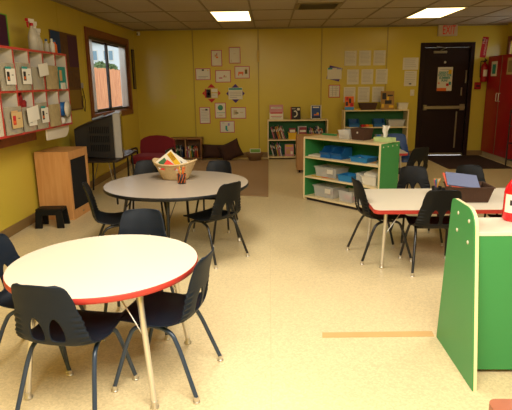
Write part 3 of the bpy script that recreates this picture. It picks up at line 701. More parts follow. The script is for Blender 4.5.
for k, (dx, c, nm) in enumerate(((1.76, M_redp, 'red'), (1.84, M_orange, 'orange'), (1.91, M_yellow, 'yellow'))):
    tag(MB().box((0, 0, .022), (.07, .07, .044), c, .012, seg=2).build('toy_block', None, (dx, 9.80, .6005), (0, 0, .3*k)), nm+' toy block between the blue bins of the taller bookcase', 'toy block', 'toy blocks in the taller bookcase')
simple_tray('clear_bin', 'clear bin on the middle shelf of the taller bookcase', 'bin', 2.2, 9.89, .3005, 0, .34, .22, .14, M_clear, fill=[M_skin, M_ink, M_paper])
simple_tray('blue_tray', 'blue tray on the middle shelf of the taller bookcase', 'tray', 1.7, 9.89, .3005, 0, .25, .22, .12, M_blue)

# ------------------------------------------------------------------ left wall cubby unit
FX = -2.22
cu = thing('cubby_unit', 'cream wall-mounted cubby unit with red edges on the left wall', 'cubby unit', (XL, 0, 1.02))
dpt = FX-XL
m = MB()
for k in range(8):
    y = 5.77-.30*k; m.bb(0, dpt-.004, y-.007, y+.007, .012, .738, M_cream); m.bb(dpt-.004, dpt, y-.009, y+.009, .0, .75, M_red)
m.build('divider', cu)
m = MB()
for z in (0, .37, .738): m.bb(0, dpt-.004, 3.66, 5.78, z, z+.012, M_cream).bb(dpt-.004, dpt+.001, 3.66, 5.78, z-.004, z+.016, M_red)
m.build('shelf', cu)
MB().bb(0.001, .008, 3.66, 5.78, .012, .738, M_cream).build('back_panel', cu)
MB().bb(.0, .20, 3.66, 5.15, -.11, -.004, M_brown).build('mounting_rail', cu)
P = [(5.17, -.004), (5.17, -.12), (5.60, -.13)]+[(5.62+.14*math.sin(R(a)), .01-.14*math.cos(R(a))) for a in range(10, 85, 12)]+[(5.765, -.004)]
MB().prism(P, 'x', dpt-.05, dpt-.035, M_cream).build('rounded_skirt', cu)
# pouches hung on the fronts
def pouch(y0, z0, w, h, label, card=None, papers=None, m_=M_pouch, group='clear pockets hanging on the cubbies', stuff=None):
    t = thing('pocket', label, 'pocket', (FX+.004, y0, z0), 0, group)
    mb = MB(); N = 8; vs = []
    for i in range(N+1):
        v = i/N
        for k in range(9):
            u_ = k/8; vs.append((.022*math.sin(PI*u_)*(1-v*.7)+.004*math.sin(9*u_+5*v), u_*w, v*h))
    F = [[i*9+k, i*9+k+1, (i+1)*9+k+1, (i+1)*9+k] for i in range(N) for k in range(8)]
    mb.add(vs, F, m_, True)
    mb.bb(-.002, .0, 0, w, 0, h, m_)
    mb.build('sleeve', t)
    if stuff:
        q = MB()
        for c in stuff: q.box((.006, random.uniform(.3, .7)*w, random.uniform(.25, .45)*h), (.008, w*.35, h*.35), c, .003, rot=(random.uniform(-.5, .5), 0, 0))
        q.build('contents', t)
    if card:
        c1, c2 = card; q = MB().bb(.024, .026, w*.22, w*.85, h*.22, h*.80, M_paper if c1 != 'y' else mat('buff_card', '#c9a870', .7))
        q.bb(.026, .0265, w*.22, w*.6, h*.78, h*.86, c2).bb(.026, .0265, w*.28, w*.46, h*.35, h*.68, M_dark if c1 != 'y' else M_redp).bb(.0265, .027, w*.32, w*.42, h*.40, h*.5, M_orange)
        q.bb(.026, .0265, w*.60, w*.72, h*.55, h*.58, M_dark); q.build('name_card', t)
    if papers: 
        q = MB().box((.034, w*.5+papers[0], h*.75+papers[1]), (.002, w*papers[2], h*papers[3]), M_paper, rot=(papers[4], 0, 0)); q.build('paper_sheet', t)
    return t
zb, zt = 1.035, 1.405
pouch(4.29, zt, .26, .23, 'clear pocket with teal-headed card at the left of the upper cubby row', (None, M_teal), stuff=[M_ink])
pouch(4.58, zt, .28, .24, 'clear pocket with teal-headed card, second in the upper cubby row', (None, M_teal), stuff=[M_ink])
pouch(4.89, zt, .25, .21, 'greyish pocket with a tilted white sheet, third in the upper cubby row', None, (.06, .03, .85, .55, .12), stuff=[M_blue, M_ink])
M_strip = mat('striped_beige', '#a89468', .7, var=.3, scale=25)
pouch(5.19, zt, .30, .235, 'beige striped folder, fourth in the upper cubby row', m_=M_strip)
tag(MB().bb(0, .012, 0, .17, 0, .235, M_teal, .001).bb(.012, .03, .01, .10, 0, .07, M_paper).bb(.012, .02, .0, .05, .09, .2, M_skin).build('teal_folder', None, (FX-.02, 5.56, zt-.005)), 'teal folder in the last cubby of the upper row', 'folder')
pouch(4.29, zb, .30, .235, 'clear pocket with yellow and red card at the left of the lower cubby row', ('y', M_skin), stuff=[M_ink, M_purple])
pouch(4.61, zb, .26, .22, 'clear pocket with dark card and tilted sheet in the lower cubby row', (None, M_ink), (.01, -.01, .9, .6, .1), stuff=[M_pink])
pouch(4.89, zb, .25, .25, 'clear pocket with small teal and red card in the lower cubby row', (None, M_teal), stuff=[M_white])
pouch(5.18, zb, .28, .22, 'plain grey-beige folder in the lower cubby row', m_=M_strip)
# crumpled red bag
mb = MB(); N, K = 14, 20; vs = []
for i in range(N+1):
    ph = PI*i/N
    for k in range(K):
        th = 2*PI*k/K; q = 1+.22*math.sin(3*th+4*ph)+.12*math.sin(7*th-5*ph)
        vs.append((.08*q*math.sin(ph)**.4*math.cos(th), .105*q*math.sin(ph)**.4*math.sin(th), .16+.14*math.cos(ph)*q))
mb.add(vs, [[i*K+k, i*K+(k+1) % K, (i+1)*K+(k+1) % K, (i+1)*K+k] for i in range(N) for k in range(K)], mat('red_black_cloth', '#8a1712', .8, var=.9, scale=14), True)
lo = min(v.z for v in mb.v); mb.v = [v-Vector((0, 0, lo)) for v in mb.v]
tag(mb.build('crumpled_bag', None, (-2.33, 4.73, 1.034), (0, 0, 0)), 'crumpled red and black cloth stuffed in a lower cubby', 'cloth')
t = thing('paper_plate_roll', 'blue and white roll with a round white end in the last lower cubby', 'roll', (-2.36, 5.66, 1.19), 0)
MY = Euler((0, R(90), 0)).to_matrix().to_4x4()
MB().lathe([(0, -.1), (.075, -.1), (.075, .13), (0, .13)], (0, 0, 0), M_blue, 24, M=MY).build('roll', t)
MB().lathe([(.0, .0), (.085, .0), (.09, .012), (.0, .013)], (0, 0, .14), M_paper, 24, M=MY).build('end_disc', t)
tag(MB().box((0, 0, .035), (.16, .13, .07), M_paper, .02, rot=(.0, 0, .3), seg=2).build('white_bundle', None, (-2.32, 5.62, 1.0325)), 'white paper bundle beneath the blue roll in the last lower cubby', 'bundle')
tag(MB().box((0, 0, .09), (.1, .03, .18), M_dark, .01).box((.03, .035, .05), (.08, .03, .10), M_blue, .01).build('dark_box', None, (-2.36, 5.52, 1.4065)), 'dark box standing in the last cubby of the upper row', 'box')
# bottles on top (z 1.774)
ZT = 1.7745
def spray(x, y, head, label, h=.20, r=.04, rz=0.0, liquid=M_clear, neck=M_white):
    t = thing('spray_bottle', label, 'bottle', (x, y, ZT), rz, 'spray bottles on the cubby unit')
    MB().lathe([(0, 0), (r, 0), (r, h*.55), (r*.8, h*.72), (.014, h*.95), (.013, h)], (0, 0, 0), liquid, 20).build('body', t)
    mb = MB().lathe([(.017, h), (.017, h+.025), (.01, h+.028)], (0, 0, 0), head, 14)
    mb.prism([(-.03, h+.028), (.025, h+.028), (.06, h+.04), (.06, h+.062), (-.035, h+.066)], 'x', -.011, .011, neck)
    mb.prism([(.045, h+.036), (.072, h+.03), (.062, h-.02), (.052, h-.02), (.052, h+.02)], 'x', -.006, .006, head)
    mb.prism([(.060, h+.036), (.078, h+.038), (.078, h+.064), (.060, h+.062)], 'x', -.012, .012, head).build('trigger', t)
    q = MB(); vs = []
    for k in range(9):
        a = R(-60+15*k); vs += [((r+.0008)*math.cos(a), (r+.0008)*math.sin(a), h*.12), ((r+.0008)*math.cos(a), (r+.0008)*math.sin(a), h*.45)]
    q.add(vs, [[2*k, 2*k+2, 2*k+3, 2*k+1] for k in range(8)], M_paper).build('label', t)
    return t
M_murky = mat('murky_plastic', '#d8d0bc', .3, alpha=.7)
spray(-2.31, 5.20, M_redp, 'spray bottle with a red trigger head on top of the cubby unit', .235, .045, R(170), M_murky)
spray(-2.34, 5.33, M_white, 'white-headed spray bottle beside the red-headed one on the cubby unit', .225, .042, R(175), M_murky)
spray(-2.36, 5.45, M_white, 'shorter white-headed spray bottle on the cubby unit, right of the taller two', .17, .036, R(175), M_murky)
def jar(x, y, r, h, m_, capm, label, caph=.02):
    t = thing('squeeze_bottle', label, 'bottle', (x, y, ZT), 0, 'small bottles on the cubby unit')
    MB().lathe([(0, 0), (r, 0), (r, h*.75), (r*.45, h*.9), (r*.45, h)], (0, 0, 0), m_, 18).build('body', t)
    MB().lathe([(r*.5, h), (r*.45, h+caph), (0, h+caph)], (0, 0, 0), capm, 14).build('cap', t)
jar(-2.33, 5.55, .028, .12, M_murky, M_blue, 'pale bottle with a blue cap on the cubby unit')
jar(-2.30, 5.62, .026, .13, M_white, M_white, 'white bottle with a white cap near the right end of the cubby unit')
jar(-2.30, 5.69, .024, .12, M_orange, M_blue, 'orange bottle at the right end of the cubby unit top')
# posters and boards on the left wall
t = thing('purple_poster', 'dark purple poster with bright green edge above the cubby unit', 'poster', (XL+.001, 4.6, 1.80))
MB().bb(0, .004, 0, .63, 0, .32, mat('bright_green_card', '#5fae1f', .7)).bb(.004, .006, .0, .60, .0, .31, mat('plum_card', '#4a1b38', .7)).build('sheet', t)
bdm = mat('busy_board_print', '#5a3a1c', .7, var=.7, scale=16)
t = thing('bulletin_board', 'cork bulletin board with dark maroon and brown pictures left of the window', 'bulletin board', (XL+.001, 6.20, 1.12))
MB().bb(0, .012, 0, .86, 0, .96, mat('cork', '#6a4a26', .9, var=.3, scale=60)).build('board', t)
mb = MB()
for (y0, y1, z0, z1, c) in ((.0, .28, .62, .95, mat('deep_blue_card', '#1d3c66', .7)), (.52, .84, .55, .94, mat('plum_card', '#4a1b38', .7)), (.30, .50, .6, .9, bdm), (.02, .36, .12, .55, M_redp), (.40, .60, .30, .50, bdm), (.62, .84, .28, .52, bdm), (.42, .82, .02, .26, mat('amber_card', '#8a6a1c', .7)), (.05, .36, .0, .1, bdm)):
    mb.bb(.012, .0135, y0, y1, z0, z1, c)
mb.build('pinned_picture', t)
t = thing('orange_sheet', 'orange-red sheet hanging between the cubby unit and the bulletin board', 'paper', (XL+.0005, 5.955, 1.38))
MB().bb(0, .003, 0, .22, 0, .40, mat('orange_red_card', '#b83a1c', .7)).build('sheet', t)
tag(MB().tube([(0, 0, 0), (.01, .02, -.10), (.012, .05, -.20), (.02, .0, -.30), (.03, -.05, -.33), (.02, -.08, -.25), (.01, -.04, -.12)], .005, M_black, 8).bb(-.004, .012, -.03, .03, -.02, .05, M_tvg, .004).build('hanging_cord', None, (XL+.004, 7.12, 1.42)), 'dark cord hanging on the left wall between board and window', 'cord')
t = thing('narrow_wall_hanging', 'narrow patterned picture hanging right of the left window', 'picture', (XL+.001, 9.84, 1.35))
MB().bb(0, .02, 0, .17, 0, .72, M_dark, .003).bb(.02, .022, .02, .15, .02, .70, mat('patterned_print', '#7a6432', .6, var=.8, scale=30)).build('frame', t)

# ------------------------------------------------------------------ wood cabinet, step stool
c = thing('oak_cabinet', 'light oak cabinet with black cloth front under the cubby unit', 'cabinet', (-2.285, 5.63, 0), R(-3))
m = MB().bb(-.23, .13, -.24, -.22, 0.0, .75, M_oak, .002).bb(-.23, .13, .24, .26, 0, .75, M_oak, .002).bb(-.23, .13, -.22, .24, .73, .75, M_oak).bb(-.23, -.21, -.22, .24, 0, .73, M_oak)
m.bb(-.21, .12, -.22, .24, 0.02, .04, M_oak); m.build('carcass', c)
m = MB().bb(.13, .15, -.24, .26, .66, .75, M_oak, .002).bb(.13, .15, -.24, .26, 0, .10, M_oak, .002).bb(.13, .15, -.24, -.205, .10, .66, M_oak).bb(.13, .15, .225, .26, .10, .66, M_oak)
m.build('front_frame', c); MB().bb(.125, .135, -.205, .225, .10, .66, M_cloth).build('grille', c)
MB().bb(.15, .152, .0, .04, .04, .055, M_alum).build('badge', c)
s = thing('step_stool', 'small black plastic step stool on the floor beside the oak cabinet', 'stool', (-2.29, 5.15, 0), R(3), None, .92)
MB().prism(rr(-.15, .15, -.10, .10, .03), 'z', .19, .215, M_black).prism(rr(-.13, .13, -.08, .08, .02), 'z', .215, .219, M_black).build('step', s)
for sx in (-1, 1):
    for sy in (-1, 1):
        q = [(sx*.145, sy*.095), (sx*.075, sy*.095), (sx*.075, sy*.07), (sx*.145, sy*.07)]; e = [(u_*1.12, v_*1.15) for u_, v_ in q]
        vs = [(a, b, .19) for a, b in q]+[(a, b, 0) for a, b in e]
        MB().add(vs, [[0, 1, 2, 3], [7, 6, 5, 4]]+[[i, i+4, (i+1) % 4+4, (i+1) % 4] for i in range(4)], M_black).build('leg', s)
MB().bb(-.08, .08, -.10, -.09, .15, .19, M_black).bb(-.08, .08, .09, .10, .15, .19, M_black).build('apron', s)

# ------------------------------------------------------------------ TV on stand
st = thing('tv_stand', 'dark topped table with thin metal legs holding the television', 'table', (-2.10, 6.60, -.0), R(0))
MB().prism(rr(-.44, .27, -.55, .45, .03), 'z', .530, .555, M_stand).build('tabletop', st)
for x, y in ((-.38, -.48), (.22, -.48), (-.38, .40), (.22, .40)):
    MB().tube([(x*.9, y*.95, .53), (x, y, 0)], .012, M_blackleg, 10).build('leg', st)
    MB().tube([(x*.62, y*.95, .53), (x*.95, y, .12)], .006, M_alum, 8).build('brace', st)
tv = thing('television', 'old bulky black television seen from behind, grey bezel on its right', 'television', (-2.09, 6.53, .556), R(14))
def loft(secs, m_, mb):
    n = len(secs[0]); vs = [p for s_ in secs for p in s_]; F = [list(range(n))[::-1], list(range((len(secs)-1)*n, len(secs)*n))]
    for i in range(len(secs)-1):
        for k in range(n): F.append([i*n+k, i*n+(k+1) % n, (i+1)*n+(k+1) % n, (i+1)*n+k])
    return mb.add(vs, F, m_)
def sec(x, hy, z0, z1, c=.02): return [(x, -hy, z0), (x, hy, z0), (x, hy, z1-c), (x, hy-c, z1), (x, -hy+c, z1), (x, -hy, z1-c)]
mb = loft([sec(-.36, .20, .10, .36), sec(-.22, .23, .02, .42), sec(.07, .325, .0, .52), sec(.11, .335, .0, .535)], M_tv, MB())
mb.build('rear_shell', tv)
mb = MB()
for r_ in range(3):
    for k in range(11):
        x = -.17+.022*k; hy = .23+(x+.22)/.29*.105; mb.box((x, -hy-.001, .13+.11*r_), (.008, .004, .08), M_black, rot=(0, 0, -.35))
mb.build('vent', tv)
MB().bb(.11, .20, -.35, .35, -.0, .55, M_tvg, .012).build('bezel', tv)
MB().bb(.198, .203, -.30, .30, .06, .51, M_screen, .01).build('screen', tv)
tag(MB().box((0, 0, .01), (.14, .12, .02), mat('pale_blue_glare', '#a9b7bd', .5), .004).build('tv_top_glare', None, (-2.17, 6.52, 1.03), (0, R(-17), R(14))), 'pale flat slab standing in for bluish glare on top of the television', 'box')  # no real box: pale slab added to paint the bluish glare on the set

# ------------------------------------------------------------------ red armchair
a = thing('red_armchair', 'dark red upholstered chair with rounded back behind the taupe table', 'chair', (-1.76, 7.55, -.0), R(-6))
def cushion(mb, c, d, m_, pw=.35, M=None, seg=14):
    vs = []; N, K = seg, seg*2
    sg = lambda v, p: (abs(v)**p)*(1 if v >= 0 else -1)
    for i in range(N+1):
        ph = -PI/2+PI*i/N
        for k in range(K):
            th = 2*PI*k/K; vs.append((c[0]+d[0]/2*sg(math.cos(ph), pw)*sg(math.cos(th), pw), c[1]+d[1]/2*sg(math.cos(ph), pw)*sg(math.sin(th), pw), c[2]+d[2]/2*sg(math.sin(ph), pw)))
    return mb.add(vs, [[i*K+k, i*K+(k+1) % K, (i+1)*K+(k+1) % K, (i+1)*K+k] for i in range(N) for k in range(K)], m_, True, M)
cushion(MB(), (0, 0, .36), (.54, .46, .13), M_redfab).build('seat', a)
P = [(-.27, .36), (-.275, .50), (-.265, .62), (-.21, .66), (-.12, .69), (0, .70), (.12, .69), (.21, .66), (.265, .62), (.275, .50), (.27, .36)]
mb = MB().prism(P, 'y', -.035, .035, M_redfab); bm = bmesh.new(); 
mb.build('backrest', a, (0, .25, -.02), (R(-8), 0, 0)); bm.free()
for sx in (-1, 1):
    MB().tube(fillet([(sx*.29, .22, .02), (sx*.29, .20, .50), (sx*.29, -.20, .50), (sx*.29, -.22, .02)], .06), .014, M_blackleg, 10).build('arm_frame', a)
    MB().tube([(sx*.29, .20, .30), (sx*.20, .18, .30)], .01, M_blackleg, 8).build('bracket', a)

# ------------------------------------------------------------------ rug, pillows, basket, mat, strip
tag(MB().prism([(-1.75, 6.92), (-.02, 6.48), (-.02, 9.75), (-1.78, 9.70)], 'z', 0.0005, .012, M_rug).build('area_rug', None), 'large tan area rug in the reading corner', 'rug')
def pillow(name, label, x, y, z, w, h, th, rot, m_):
    mb = MB(); N = 16; vs = []; F = []
    for s_ in (1, -1):
        for i in range(N+1):
            for k in range(N+1):
                u_, v_ = -1+2*i/N, -1+2*k/N
                t_ = ((1-u_**4)*(1-v_**4))**.5*th/2; q = 1-.10*(1-abs(u_)**2)*abs(v_)**2-.0
                px = u_*w/2*(1-.09*(1-v_*v_)); pz = v_*h/2*(1-.09*(1-u_*u_))
                vs.append((px, s_*(t_+.006*math.sin(5*u_+3*v_)*(1-u_*u_)*(1-v_*v_)), pz))
    M1 = (N+1)**2
    for s_ in (0, 1):
        for i in range(N):
            for k in range(N): F.append([s_*M1+i*(N+1)+k, s_*M1+(i+1)*(N+1)+k, s_*M1+(i+1)*(N+1)+k+1, s_*M1+i*(N+1)+k+1])
    mb.add(vs, F, m_, True); o = mb.build(name, None, (x, y, z), rot); bm = bmesh.new(); bm.from_mesh(o.data); bmesh.ops.remove_doubles(bm, verts=bm.verts, dist=.0005); bmesh.ops.recalc_face_normals(bm, faces=bm.faces); bm.to_mesh(o.data); bm.free()
    return tag(o, label, 'cushion', 'brown cushions against the back wall')
pillow('floor_cushion', 'dark brown cushion against the back wall, the flatter left one beside the wooden bookcase', -1.05, 9.86, .155, .52, .28, .20, (R(-14), R(2), 0), M_fab)
pillow('floor_cushion', 'dark brown cushion against the back wall, the taller right one tilted onto its corner', -.74, 9.70, .185, .42, .36, .17, (R(-22), R(-24), 0), M_fab)
t = thing('reading_basket', 'wide tan basket of picture books standing on the rug by the back wall', 'basket', (-.28, 9.62, .013))
MB().lathe([(0, 0), (.10, 0), (.16, .14), (.165, .15), (.155, .15), (.10, .012), (0, .01)], (0, 0, 0), M_wickd, 28, sx=1.05, sy=.7).build('body', t)
tag(MB().box((0, 0, .11), (.20, .02, .16), M_paper, .002).bb(-.09, .09, -.0115, -.01, .12, .18, mat('grass_green_print', '#6f9a3a', .6)).bb(-.09, .09, -.0115, -.01, .07, .11, M_dark).build('book', None, (-.27, 9.62, .04), (R(-8), 0, 0)), 'white and green picture book in the tan basket on the rug, front', 'book')
tag(MB().box((0, 0, .10), (.18, .02, .15), M_blue, .002).build('book', None, (-.28, 9.67, .04), (R(-6), 0, 0)), 'blue picture book behind the green one in the tan basket on the rug', 'book')
tag(MB().prism([(2.98, 8.50), (4.03, 8.50), (4.06, 10.02), (2.95, 10.02)], 'z', .0005, .012, M_mat).build('door_mat', None), 'dark brown mat on the floor in front of the exit door', 'mat')
tag(MB().prism([(.30, 2.722), (.95, 2.738), (.955, 2.80), (.305, 2.782)], 'z', .0002, .003, mat('worn_tape', '#c6a068', .45, var=.08, scale=10)).build('floor_strip', None), 'tan tape strip on the floor reaching the foot of the green end panel', 'tape strip')

# ------------------------------------------------------------------ things on the taupe table
t = thing('wicker_basket', 'oval tan wicker basket with handle holes on the taupe round table', 'basket', (-.90, 4.80, .5615), R(-12))
mb = MB(); K = 48; rows = [(.115, 0), (.125, .02), (.145, .06), (.162, .095), (.175, .12), (.188, .15)]; vs = []; F = []
def bz(th, z): return z+(.035*abs(math.cos(th))**3)*(z/.15)
for r_, z in rows:
    for k in range(K): th = 2*PI*k/K; vs.append((r_*1.12*math.cos(th), r_*.82*math.sin(th), bz(th, z)))
for i in range(len(rows)-1):
    for k in range(K):
        th = (k+.5)/K*360
        if i == 3 and (min(abs(th-270-32), abs(th-238+0)) < 14 or min(abs(th-58), abs(th-122)) < 14): continue
        F.append([i*K+k, i*K+(k+1) % K, (i+1)*K+(k+1) % K, (i+1)*K+k])
F.append(list(range(K))[::-1])
bm = bmesh.new(); V = [bm.verts.new(v) for v in vs]
for f in F: bm.faces.new([V[i] for i in f])
bmesh.ops.recalc_face_normals(bm, faces=bm.faces); bmesh.ops.solidify(bm, geom=list(bm.faces), thickness=.008)
mb.bm(bm, M_wicker, True); mb.build('body', t)
MB().tube([(.188*1.12*math.cos(2*PI*k/K), .188*.82*math.sin(2*PI*k/K), bz(2*PI*k/K, .15)) for k in range(K)], .009, M_wicker, 8, closed=True).build('rim', t)
def booklet(label, x, y, z, w, h, rot, base, patches, group='magazines in the wicker basket'):
    mb = MB().box((0, 0, 0), (w, .008, h), base, .001)
    for (u0, u1, v0, v1, c_) in patches: mb.bb((u0-.5)*w, (u1-.5)*w, -.0052, -.004, (v0-.5)*h, (v1-.5)*h, c_)
    tag(mb.build('magazine', None, (x, y, z), rot), label, 'magazine', group)
booklet('white and yellow printed magazine sticking up from the left of the wicker basket', -.965, 4.83, .690, .20, .22, (R(-12), R(52), R(-12)), M_paper, [(.05, .95, .72, .95, M_yellow), (.08, .5, .74, .92, M_redp), (.6, .9, .3, .6, M_dark), (.1, .5, .2, .55, mat('leaf_green_print', '#3f6b3c', .6))])
booklet('grey and white patterned magazine leaning across the wicker basket', -.88, 4.86, .685, .24, .15, (R(-15), R(32), R(-12)), M_paper, [(.05, .95, .05, .25, M_dark), (.1, .3, .5, .8, M_dark), (.45, .6, .45, .8, M_dark), (.75, .9, .5, .9, M_dark)])
booklet('bright red folded sheet at the front of the wicker basket', -.955, 4.75, .665, .12, .13, (R(-20), R(35), R(-12)), mat('bright_red_card', '#d83a28', .6), [])
t = thing('pencil_cup', 'black cup of orange pencils beside the wicker basket', 'cup', (-.80, 4.56, .561))
MB().lathe([(0, 0), (.034, 0), (.040, .09), (.037, .09), (.031, .004), (0, .004)], (0, 0, 0), M_dark, 20).build('cup', t)
mb = MB()
for k in range(8): a_ = 2*PI*k/8; mb.tube([(.0355*math.cos(a_), .0355*math.sin(a_), .01), (.0415*math.cos(a_+.8), .0415*math.sin(a_+.8), .088)], .003, M_orange, 5)
mb.build('orange_stripe', t)
def pencils(cx, cy, cz, cols, where, r_=.022, L=.15):
    for k, (c_, nm) in enumerate(cols):
        a_ = 2*PI*k/len(cols); d = Vector((math.cos(a_)*.30, math.sin(a_)*.22, 1)).normalized(); p = Vector((cx-.008*math.cos(a_), cy-.008*math.sin(a_), cz+.006))
        q = MB().tube([(0, 0, 0), d*L], .0042, c_, 6).tube([d*L, d*(L+.012)], .004, M_skin, 6, r2=.0008)
        tag(q.build('pencil', None, p), '%s pencil standing %s' % (nm, where), 'pencil', 'pencils standing '+where)
pencils(-.80, 4.56, .561, [(M_orange, 'orange'), (M_orange, 'orange'), (M_yellow, 'yellow'), (M_orange, 'orange'), (M_skin, 'tan'), (M_orange, 'orange')], 'in the black cup on the taupe table')

# ------------------------------------------------------------------ things on the rectangular table
T3 = .5005
t = thing('brown_basket', 'brown woven rectangular basket on the rectangular table holding blue-grey sheets', 'basket', (1.60, 4.09, T3), R(-2))
tray_mb(.32, .25, .125, M_wicker_b, .80, .008, .006).build('body', t)
tag(MB().box((0, 0, 0), (.25, .22, .008), mat('blue_grey_paper', '#6a7290', .8), .001).build('blue_sheet', None, (1.57, 4.15, T3+.150), (R(18), R(6), R(-10))), 'blue-grey sheet lying tilted on top of the brown basket', 'paper')
tag(MB().box((0, 0, 0), (.25, .225, .004), mat('salmon_paper', '#c9563c', .8)).build('red_sheet', None, (1.555, 4.155, T3+.142), (R(18), R(6), R(-6))), 'orange-red sheet just beneath the blue-grey sheet in the brown basket', 'paper')
t = thing('crayon_cup', 'small black cup of coloured crayons behind the black chair on the rectangular table', 'cup', (1.43, 4.34, T3))
MB().lathe([(0, 0), (.035, 0), (.042, .06), (.039, .06), (.032, .004), (0, .004)], (0, 0, 0), M_black, 20).build('cup', t)
pencils(1.43, 4.34, T3, [(M_redp, 'red'), (M_white, 'white'), (M_teal, 'teal'), (M_orange, 'orange'), (M_pink, 'pink'), (M_blue, 'blue'), (M_skin, 'tan'), (M_yellow, 'yellow')], 'in the crayon cup on the rectangular table', .02, .12)
tag(MB().box((0, 0, .018), (.10, .06, .036), M_black, .01, seg=2).build('black_case', None, (1.53, 4.40, T3)), 'small black case right of the crayon cup', 'case')

# ------------------------------------------------------------------ papers on the back wall
YW = YB-.0006
def sheet(name, label, x0, x1, z0, z1, group=None, frame=None, art=None, lines=0, rot=0, cat='paper', th=.002):
    cx, cz = (x0+x1)/2, (z0+z1)/2; w, h = (x1-x0), (z1-z0); mb = MB(); a, b = w/2, h/2
    if frame:
        mb.bb(-a, a, -.002, 0, -b, b, frame); a -= .014; b -= .014
    mb.bb(-a, a, -.0035, -.002, -b, b, M_paper)
    for k in range(lines):
        z = b*.78-k*(b*1.6/max(1, lines)); mb.bb(-a*.8, a*random.uniform(.5, .85), -.0042, -.0035, z-.003, z+.003, M_ink)
    for (u0, u1, v0, v1, c_) in (art or []): mb.bb(-a+2*a*u0, -a+2*a*u1, -.005, -.0035, -b+2*b*v0, -b+2*b*v1, c_)
    return tag(mb.build(name, None, (cx, YW, cz), (0, rot, 0)), label, cat, group)
GA = 'red-bordered drawings on the back wall'
MP = M_pink; Mtg = mat('faint_tan', '#c9b690', .8)
sheet('framed_drawing', 'tall drawing with a small orange-red figure, top left of the drawing cluster', -1.10, -.89, 1.75, 2.05, GA, MP, [(.3, .5, .6, .75, M_skin), (.45, .65, .5, .62, M_orange), (.5, .58, .68, .85, M_pink)], 0, R(0), 'drawing')
sheet('framed_drawing', 'tall plain drawing at the very top right of the drawing cluster', -.76, -.54, 1.80, 2.10, GA, MP, [(.1, .2, .05, .2, Mtg), (.4, .6, .6, .63, Mtg)], 0, 0, 'drawing')
sheet('framed_drawing', 'wide sheet with a small dark mark at its top, far left of the drawing cluster', -1.41, -1.12, 1.50, 1.72, GA, MP, [(.42, .58, .82, .97, M_dark), (.82, .9, .8, .9, M_yellow), (.15, .85, .25, .3, M_ink), (.15, .7, .12, .16, M_ink)], 0, 0, 'drawing')
sheet('framed_drawing', 'wide drawing with a faint low pink animal, in the centre of the drawing cluster', -1.03, -.73, 1.45, 1.68, GA, MP, [(.2, .45, .3, .4, M_pink), (.5, .75, .38, .55, Mtg), (.55, .62, .45, .6, M_pink)], 0, 0, 'drawing')
sheet('framed_drawing', 'wide drawing of an orange animal with a tree, right of the drawing cluster', -.66, -.37, 1.52, 1.75, GA, MP, [(.22, .6, .35, .55, M_orange), (.2, .28, .2, .4, M_orange), (.5, .56, .2, .4, M_orange), (.7, .88, .35, .75, mat('olive_print', '#6a5a1c', .7)), (.75, .83, .7, .85, M_yellow)], 0, 0, 'drawing')
sheet('framed_drawing', 'tall written sheet low at the left of the drawing cluster', -1.36, -1.15, .67, .99, GA, MP, [(.55, .8, .82, .93, M_dark), (.2, .5, .82, .9, Mtg)], 8, 0, 'drawing')
t = sheet('framed_drawing', 'tall sheet with a green globe below the two diamonds', -1.06, -.84, .77, 1.07, GA, MP, [(.15, .95, .33, .36, M_teal), (.3, .7, .12, .2, Mtg)], 0, 0, 'drawing')
MB().lathe([(.051, .004), (.05, .006), (0, .0065)], (0, 0, 0), mat('globe_green', '#3c8a66', .6), 24, M=Matrix.Translation((0, 0, .055)) @ Euler((R(90), 0, 0)).to_matrix().to_4x4()).build('globe_print', t)
sheet('framed_drawing', 'wide drawing with faint grey-green shapes, low at the right of the drawing cluster', -.75, -.45, .76, .98, GA, MP, [(.15, .4, .3, .8, Mtg), (.3, .5, .4, .6, mat('faint_olive', '#a8a070', .8)), (.6, .85, .5, .6, Mtg)], 0, 0, 'drawing')
sheet('framed_drawing', 'wide drawing with a small green figure, lowest of the drawing cluster', -.97, -.68, .49, .72, GA, MP, [(.36, .5, .2, .6, M_teal), (.42, .56, .1, .2, M_teal), (.55, .68, .6, .85, mat('pale_violet', '#9a90c0', .7)), (.1, .3, .85, .9, M_ink)], 0, 0, 'drawing')
def diamond(name, label, cx, cz, s_, m_, card, rz=R(45)):
    t = thing(name, label, 'display', (cx, YW, cz)); MB().box((0, -.001, 0), (s_, .002, s_), m_, rot=(0, rz, 0)).build('backing', t)
    mb = MB(); w, h, base, pt = card; mb.box((0, -.003, 0), (w, .002, h), base)
    for (u0, u1, v0, v1, c_) in pt: mb.bb((u0-.5)*w, (u1-.5)*w, -.0052, -.004, (v0-.5)*h, (v1-.5)*h, c_)
    mb.build('card', t)
    return t
diamond('red_diamond_display', 'red diamond with a yellow and dark picture card on the back wall', -1.115, 1.25, .255, M_redp, (.26, .21, mat('yellow_print', '#c9ac48', .6), [(.12, .45, .1, .85, M_dark), (.2, .38, .3, .6, M_skin), (.5, .95, .6, .9, M_paper), (.5, .95, .1, .5, M_paper), (.55, .8, .3, .35, M_dark), (.02, .12, .1, .9, M_redp)]))
diamond('purple_diamond_display', 'purple diamond with a white schedule card on the back wall', -.65, 1.24, .255, M_purple, (.27, .22, M_paper, [(.03, .97, .82, .96, M_teal), (.1, .9, .6, .64, M_ink), (.1, .9, .45, .49, M_ink), (.1, .9, .3, .34, M_ink), (.1, .6, .15, .19, M_ink)]))
t = diamond('tilted_purple_display', 'tilted purple sheet with white card left of the nine papers', 1.245, 1.59, .25, M_purple, (.27, .21, M_paper, [(.03, .35, .86, .99, M_teal), (.65, .97, .86, .99, mat('pale_violet', '#9a90c0', .7))]), R(14))
